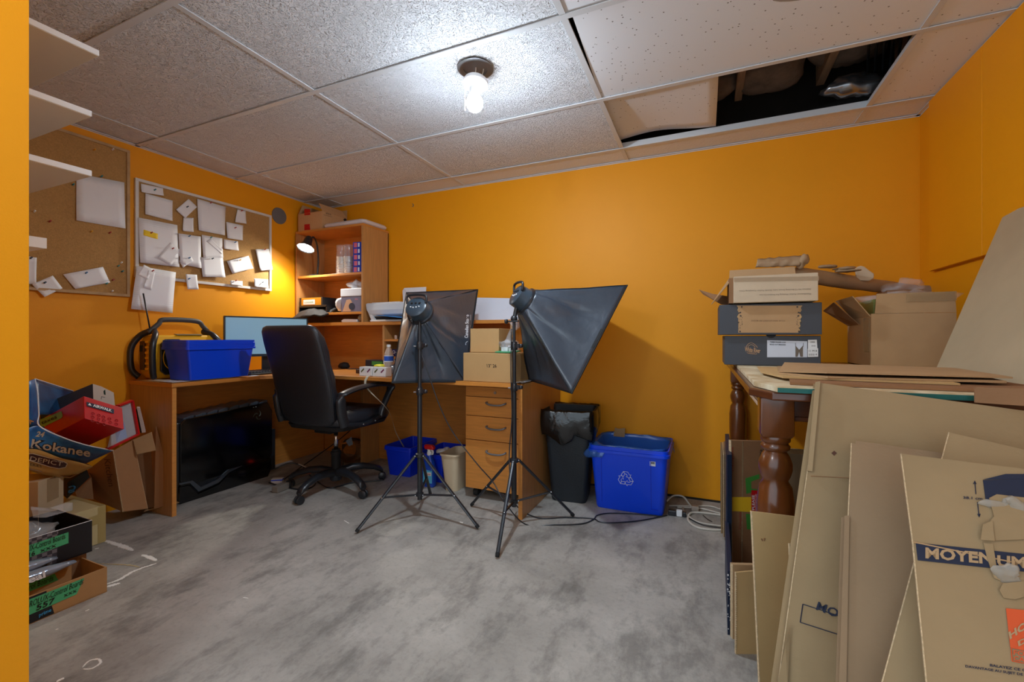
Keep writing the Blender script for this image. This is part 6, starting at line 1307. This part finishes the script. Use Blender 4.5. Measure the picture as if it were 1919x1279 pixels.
link('bag_fold', crumple((-2.43, .82, .235), (.07, .08, .03), 4, .5, 14, 20), CLEAR, cb, smooth='all')
# cream box
cr = thing('cream_carton', 'cream coloured sealed carton with tape on its edge, standing on the floor at left', 'box', (-2.9, 1.0, 0))
link('box_body', G().box(-3.02, -2.70, .78, 1.185, .001, .181), CREAM, cr, bevel=.002)
link('edge_tape', G().box(-2.7002, -2.6990, 1.155, 1.186, .005, .18), mat('yellowed_tape', (186, 164, 104), .4), cr)
decal([V(-2.6985, 1.06, .09), V(-2.6985, 1.155, .10), V(-2.6985, 1.155, .145), V(-2.6985, 1.06, .135)], mat('yellowed_tape', (186, 164, 104), .4), cr, 'tape_patch')
link('edge_tape', G().box(-3.02, -2.70, 1.165, 1.185, .1812, .1820), mat('yellowed_tape', (186, 164, 104), .4), cr)
decal([c8(430, 1235, 2.19), c8(500, 1250, 2.19), c8(430, 1270, 2.19)], RED, cr, 'red_arrow')
# tan box on top
tn = thing('tan_carton', 'small tan taped carton standing on the cream carton against the left jamb', 'box', (-2.70, .93, .183))
o_ = V(-2.61, .915, .183); e1 = V(-.59, .81, 0).normalized(); e2 = V(-.81, -.59, 0)
link('box_body', G().prism([o_, o_+e1*.14, o_+e1*.14+e2*.26, o_+e2*.26], (0, 0, .205)), mat('pale_tan_box', (196, 172, 138), .7, var=.1), tn, bevel=.002)
link('wide_tape', G().prism([o_+e1*.045+V(.001, 0, .10), o_+e1*.11+V(.001, 0, .10), o_+e1*.11+V(.001, 0, .20), o_+e1*.045+V(.001, 0, .20)], (.0006, 0, 0)), TAPECL, tn)
# black box with blue swirl
dx = thing('black_gift_box', 'black box with blue swirl print wedged behind the tan carton', 'box', c8(470, 1010, 2.22))
q = [c8(378, 1010, 2.18), c8(560, 890, 2.22), c8(585, 960, 2.24), c8(375, 1160, 2.20)]
link('box_body', G().prism(q, (-.10, .02, 0)), DK, dx, bevel=.002)
lines([smooth_path([c8(395, 1050, 2.185), c8(420, 1040, 2.185), c8(445, 1050, 2.19), c8(430, 1075, 2.185), c8(400, 1080, 2.18), c8(395, 1100, 2.18), c8(440, 1085, 2.185)], 4)], .004, mat('electric_blue', (40, 130, 220), .3), dx, 'swirl_print')
tag(link('carton_behind', G().prism([c8(450, 1100, 2.30), c8(600, 960, 2.34), c8(620, 1165, 2.34), c8(470, 1150, 2.30)], (-.12, .04, 0)), CARD4, None), 'brown carton in shadow between the cream carton and the kitchen box', 'carton')
# kitchen box
kt = thing('kitchen_carton', 'tall tilted brown carton with handwritten Kitchen, leaning beside the desk', 'box', FL2(260, 965))
a, b_, c, d = c8(800, 715, 2.33), c8(890, 1279, 2.36), c8(610, 1160, 2.46), c8(555, 900, 2.42)
b_.z = max(b_.z, .012); dep = V(-.16, .09, 0)
KB = mat('kitchen_box_brown', (176, 128, 86), .8, var=.08, vs=7)
link('left_panel', G().prism([d, a, b_, c], (-.003, .003, 0)), KB, kt)
e, f = c8(985, 612, 2.44), c8(1118, 1250, 2.47)
link('front_panel', G().prism([a, e, f, b_], (-.003, .004, 0)), KB, kt)
lines([[a, b_]], .0022, CARDE, kt, 'worn_edge'); lines([[e, f]], .0012, CARDE, kt, 'worn_edge')
g_, h_, i_ = c8(1195, 492, 2.50), c8(1378, 1190, 2.50), c8(1130, 1240, 2.52)
link('inner_panel', G().prism([c8(1005, 730, 2.52), c8(1195, 600, 2.56), c8(1370, 1180, 2.56), c8(1125, 1245, 2.52)], (-.003, .004, 0)), CARD4, kt)
link('right_panel', G().prism([g_, h_, h_+V(-.02, .01, -.02)+V(0, 0, 0), i_+V(.05, 0, 0), c8(1165, 560, 2.54)], (-.004, .004, 0)), KB, kt)
link('top_flap', G().prism([c8(985, 612, 2.43), c8(1150, 543, 2.46), c8(1192, 712, 2.46), c8(1018, 748, 2.43)], (-.003, .004, 0)), CARD, kt)
link('bottom_flap', G().prism([FL2(270, 966)+V(0, 0, .02), FL2(336, 947)+V(0, 0, .012), FL2(325, 940)+V(0, 0, .012), FL2(280, 948)+V(0, 0, .018)], (0, 0, .004)), CARD, kt)
link('lower_panel', G().prism([b_, f, f+dep, b_+dep], (0, 0, .003)), CARD4, kt)
text('Kitchen', c8(722, 790, 2.337), c8(765, 1040, 2.365), c8(780, 790, 2.325), mat('marker_brown', (96, 60, 36), .7), kt, off=.004)
# white papers standing behind
tag(link('booklet', G().prism([c8(1018, 320, 2.46), c8(1045, 322, 2.46), c8(1100, 545, 2.46), c8(1065, 550, 2.46)], (-.06, .03, 0)), PAPER, None), 'white booklet edge standing behind the red lid', 'booklet')
tag(link('navy_folder', G().prism([c8(1010, 340, 2.48), c8(1022, 340, 2.48), c8(1075, 550, 2.48), c8(1050, 550, 2.48)], (-.06, .03, 0)), NAVY, None), 'thin navy folder between the red lid and the white booklet', 'folder')
# beer carton
bc = thing('beer_carton', 'large torn beer carton with blue and gold Kokanee print, on top of the heap', 'box', c8(300, 700, 1.98))
def band(pts_top, pts_bot, z0, z1, m, name, nseg=14, th=(.003, .004, 0), off=0):
    tp, bt = smooth_path([V(x, y, 0) for x, y in pts_top], 5), smooth_path([V(x, y, 0) for x, y in pts_bot], 5)
    def pick(L, s):
        f = s*(len(L)-1); i = min(int(f), len(L)-2); return L[i].lerp(L[i+1], f-i)
    def fn(s, t):
        p = pick(tp, s).lerp(pick(bt, s), t); z = z0+(z1-z0)*s+.03*t-.03*math.sin(PI*s)*.6+off; return c8(p.x, p.y, z)
    return link(name, G().grid(fn, nseg, 5), m, bc, smooth=True, solid=.003)
band([(10, 510), (120, 487), (330, 590), (560, 665), (800, 712)], [(10, 700), (120, 710), (300, 780), (450, 815), (545, 832)], 1.80, 2.10, SKYB, 'front_panel_blue')
band([(10, 698), (120, 708), (300, 778), (450, 813), (610, 862)], [(10, 890), (110, 925), (250, 950), (320, 960), (400, 965)], 1.815, 2.06, GOLD, 'front_panel_gold')
def bd(x, y, o=-.012): # point just in front of the front panel
    s = max(0, min(1, (x-10)/720)); return c8(x, y, 1.80+.27*s-.018*math.sin(PI*s)+.012+o-.012)
def smooth2(L): return [((L[i][0]*(3-k)+L[(i+1) % len(L)][0]*k)/3, (L[i][1]*(3-k)+L[(i+1) % len(L)][1]*k)/3) for i in range(len(L)) for k in range(3)]
BCT = surface([o for o in bc.children if o.name.startswith('front_panel')]); CL = mat('cream_letter', (214, 190, 160), .5)
lay_on(text('Kokanee', bd(35, 690), bd(590, 778), bd(50, 600), mat('outline_black', (16, 20, 34), .5), bc, off=0, bold=.075), BCT, .002)
lay_on(text('Kokanee', bd(39, 690), bd(585, 775), bd(54, 606), CL, bc, off=0, bold=.02), BCT, .0035)
lay_on(text('24', bd(82, 585), bd(155, 590), bd(105, 535), CL, bc, off=0, bold=.03), BCT, .003)
pts = [(12, 745), (60, 742), (210, 782), (345, 815), (378, 835), (360, 868), (300, 880), (210, 862), (20, 800)]
lay_on(link('badge', G().loft([[bd(180+(x-180)*k, 810+(y-810)*k) for x, y in smooth2(pts)] for k in (.02, .2, .4, .6, .8, 1.0)], True, False), mat('maroon_badge', (70, 24, 18), .5), bc), BCT, .005)
lay_on(lines([[bd(x, y, -.014) for x, y in smooth2(pts)]], .0014, CL, bc, 'badge_rim'), BCT, .007)
lay_on(text('DEPICT', bd(30, 805, -.015), bd(330, 858, -.015), bd(40, 765, -.015), CL, bc, off=0), BCT, .009)
lay_on(text('SERIES', bd(12, 850, -.004), bd(140, 870, -.004), bd(12, 826, -.004), INK, bc, off=0), BCT, .003)
band([(-10, 80), (25, 72), (50, 62), (78, 52)], [(-10, 500), (40, 500), (80, 490), (122, 487)], 1.80, 1.88, SKYB, 'side_panel', 8)
link('white_cut_edge', G().tube(smooth_path([c8(78, 52, 1.875), c8(100, 160, 1.87), c8(108, 270, 1.865), c8(115, 380, 1.86), c8(120, 487, 1.80), c8(330, 590, 1.86), c8(560, 665, 1.96), c8(800, 712, 2.09)], 5), .0022, 5), WHITE, bc)
link('inner_panel', G().grid(lambda s, t: c8(78+(430-78)*s+20*t, 52+(165-52)*s+(330*(1-.35*s))*t, 2.05+.25*s-.10*t*(1-s)), 10, 8), mat('blue_inside_print', (30, 84, 130), .4, var=.6, vs=8, col2=(14, 36, 76)), bc, smooth=True, solid=.003)
link('rim_edge', G().tube([c8(78, 50, 2.04), c8(432, 163, 2.29)], .002, 5), WHITE, bc)
text('A', c8(45, 470, 1.805), c8(80, 440, 1.80), c8(20, 440, 1.80), mat('cream_letter', (214, 190, 160), .5), bc, off=.004, bold=.03)
link('carton_floor', G().prism([c8(20, 880, 1.84), c8(400, 960, 2.04), c8(610, 860, 2.14), c8(500, 800, 2.28), c8(100, 750, 2.15)], (0, 0, -.003)), CARD4, bc)
# red shoe box
def hexa(name, V0, A, B, Cc, m, parent, bev=.002):
    vs = [V0, V0+B, V0+B+Cc, V0+Cc, V0+A, V0+A+B, V0+A+B+Cc, V0+A+Cc]
    return link(name, G().add(vs, [(0, 3, 2, 1), (4, 5, 6, 7), (0, 1, 5, 4), (1, 2, 6, 5), (2, 3, 7, 6), (3, 0, 4, 7)]), m, parent, bevel=bev)
rs = thing('red_shoe_box', 'red shoe box with green taxes tape label tilted in the beer carton', 'box', c8(535, 415, 1.95))
V0 = c8(535, 416, 1.92); A = c8(528, 210, 1.975)-V0; B = c8(900, 516, 2.03)-V0; Cc = c8(290, 541, 2.00)-V0; Cc *= 1.55
hexa('box_body', V0, A, B, Cc, RED, rs)
nL = A.cross(Cc).normalized(); nL = nL if nL.dot(CAM-V0) > 0 else -nL
nR = A.cross(B).normalized(); nR = nR if nR.dot(CAM-V0) > 0 else -nR
pL, pR = (V0, nL), (V0, nR)
def c8on(pl, x, y, o): return ON(pl, 50+x/4.92, 700+y/4.92, o)
decal([c8on(pL, 125, 430, .001), c8on(pL, 328, 350, .001), c8on(pL, 338, 395, .001), c8on(pL, 325, 415, .001), c8on(pL, 170, 492, .001), c8on(pL, 128, 488, .001)], mat('pale_green_tape', (130, 190, 140), .6), rs, 'green_tape')
text('taxes', c8on(pL, 150, 475, .003), c8on(pL, 292, 415, .003), c8on(pL, 145, 448, .003), INK, rs, bold=.01)
decal([c8on(pR, 552, 265, .001), c8on(pR, 805, 335, .001), c8on(pR, 805, 375, .001), c8on(pR, 555, 305, .001)], NAVY, rs, 'name_plate')
text('AIRWALK', c8on(pR, 610, 312, .003), c8on(pR, 782, 362, .003), c8on(pR, 612, 286, .003), WHITE, rs, bold=.03)
decal([c8on(pR, 565, 296, .002), c8on(pR, 597, 303, .002), c8on(pR, 580, 278, .002)], WHITE, rs, 'triangle_logo')
random.seed(2)
for k in range(13):
    x = 600+k % 5*55+random.random()*14; y = 400+(k//5)*34+(k % 5)*16-28
    c = c8on(pR, x, y, .001); u_ = B.normalized(); w_ = A.normalized(); link('ring_pattern', G().tube([c+u_*.006*math.cos(q)+w_*.006*math.sin(q) for q in [2*PI*j/10 for j in range(11)]], .0009, 4), DRED, rs)
rl = thing('red_box_lid', 'red shoe box lid standing on its side right of the red box', 'lid', c8(900, 560, 2.12))
a, b_, c, d = c8(862, 300, 2.10), c8(985, 252, 2.16), c8(1040, 562, 2.18), c8(765, 698, 2.06)
nl = nrm(a, b_, c); dpt = -nl*.012
link('inner_face', G().prism([a+dpt, b_+dpt, c+dpt, d+dpt], dpt*.2), mat('greyish_board', (176, 172, 176), .7, var=.1), rl)
link('blue_patch', G().prism([c8(830, 640, 2.04), c8(930, 590, 2.07), c8(900, 600-150, 2.07), c8(820, 520, 2.05)], nl*.0005), mat('pale_blue_inner', (140, 160, 200), .6), rl)
for p, q in ((a, b_), (b_, c), (c, d)):
    dd = (q-p).normalized(); s = dd.cross(nl).normalized()*.004
    link('rim', G().prism([p-s, q-s, q+s, p+s], dpt*2.2), RED, rl)
gx = thing('grey_shoe_box', 'white ended dark shoe box behind the red shoe box', 'box', c8(700, 200, 2.25))
V0 = c8(618, 300, 2.20); A = c8(610, 95, 2.20)-V0; B = c8(815, 385, 2.28)-V0; Cc = c8(130, 480, 2.12)-V0
V0 = c8(618, 330, 2.22); A = c8(610, 95, 2.22)-V0; B = c8(820, 420, 2.30)-V0; Cc = c8(130, 540, 2.14)-V0
hexa('box_body', V0, A, B, Cc, mat('dark_slate_card', (44, 54, 66), .5), gx)
nR = A.cross(B).normalized(); nR = nR if nR.dot(CAM-V0) > 0 else -nR; pR = (V0, nR)
decal([c8on(pR, 611, 98, .001), c8on(pR, 690, 122, .001), c8on(pR, 803, 178, .001), c8on(pR, 818, 330, .001), c8on(pR, 618, 300, .001)], mat('white_end_label', (214, 206, 192), .6), gx, 'end_label')
decal([c8on(pR, 708, 165, .002), c8on(pR, 724, 150, .002), c8on(pR, 728, 200, .002), c8on(pR, 714, 196, .002)], mat('dark_green_mark', (24, 60, 50), .6), gx, 'size_mark')
lines([[c8on(pR, 690, 215, .002), c8on(pR, 725, 222, .002)], [c8on(pR, 690, 215, .002), c8on(pR, 688, 240, .002)]], .001, INK, gx)
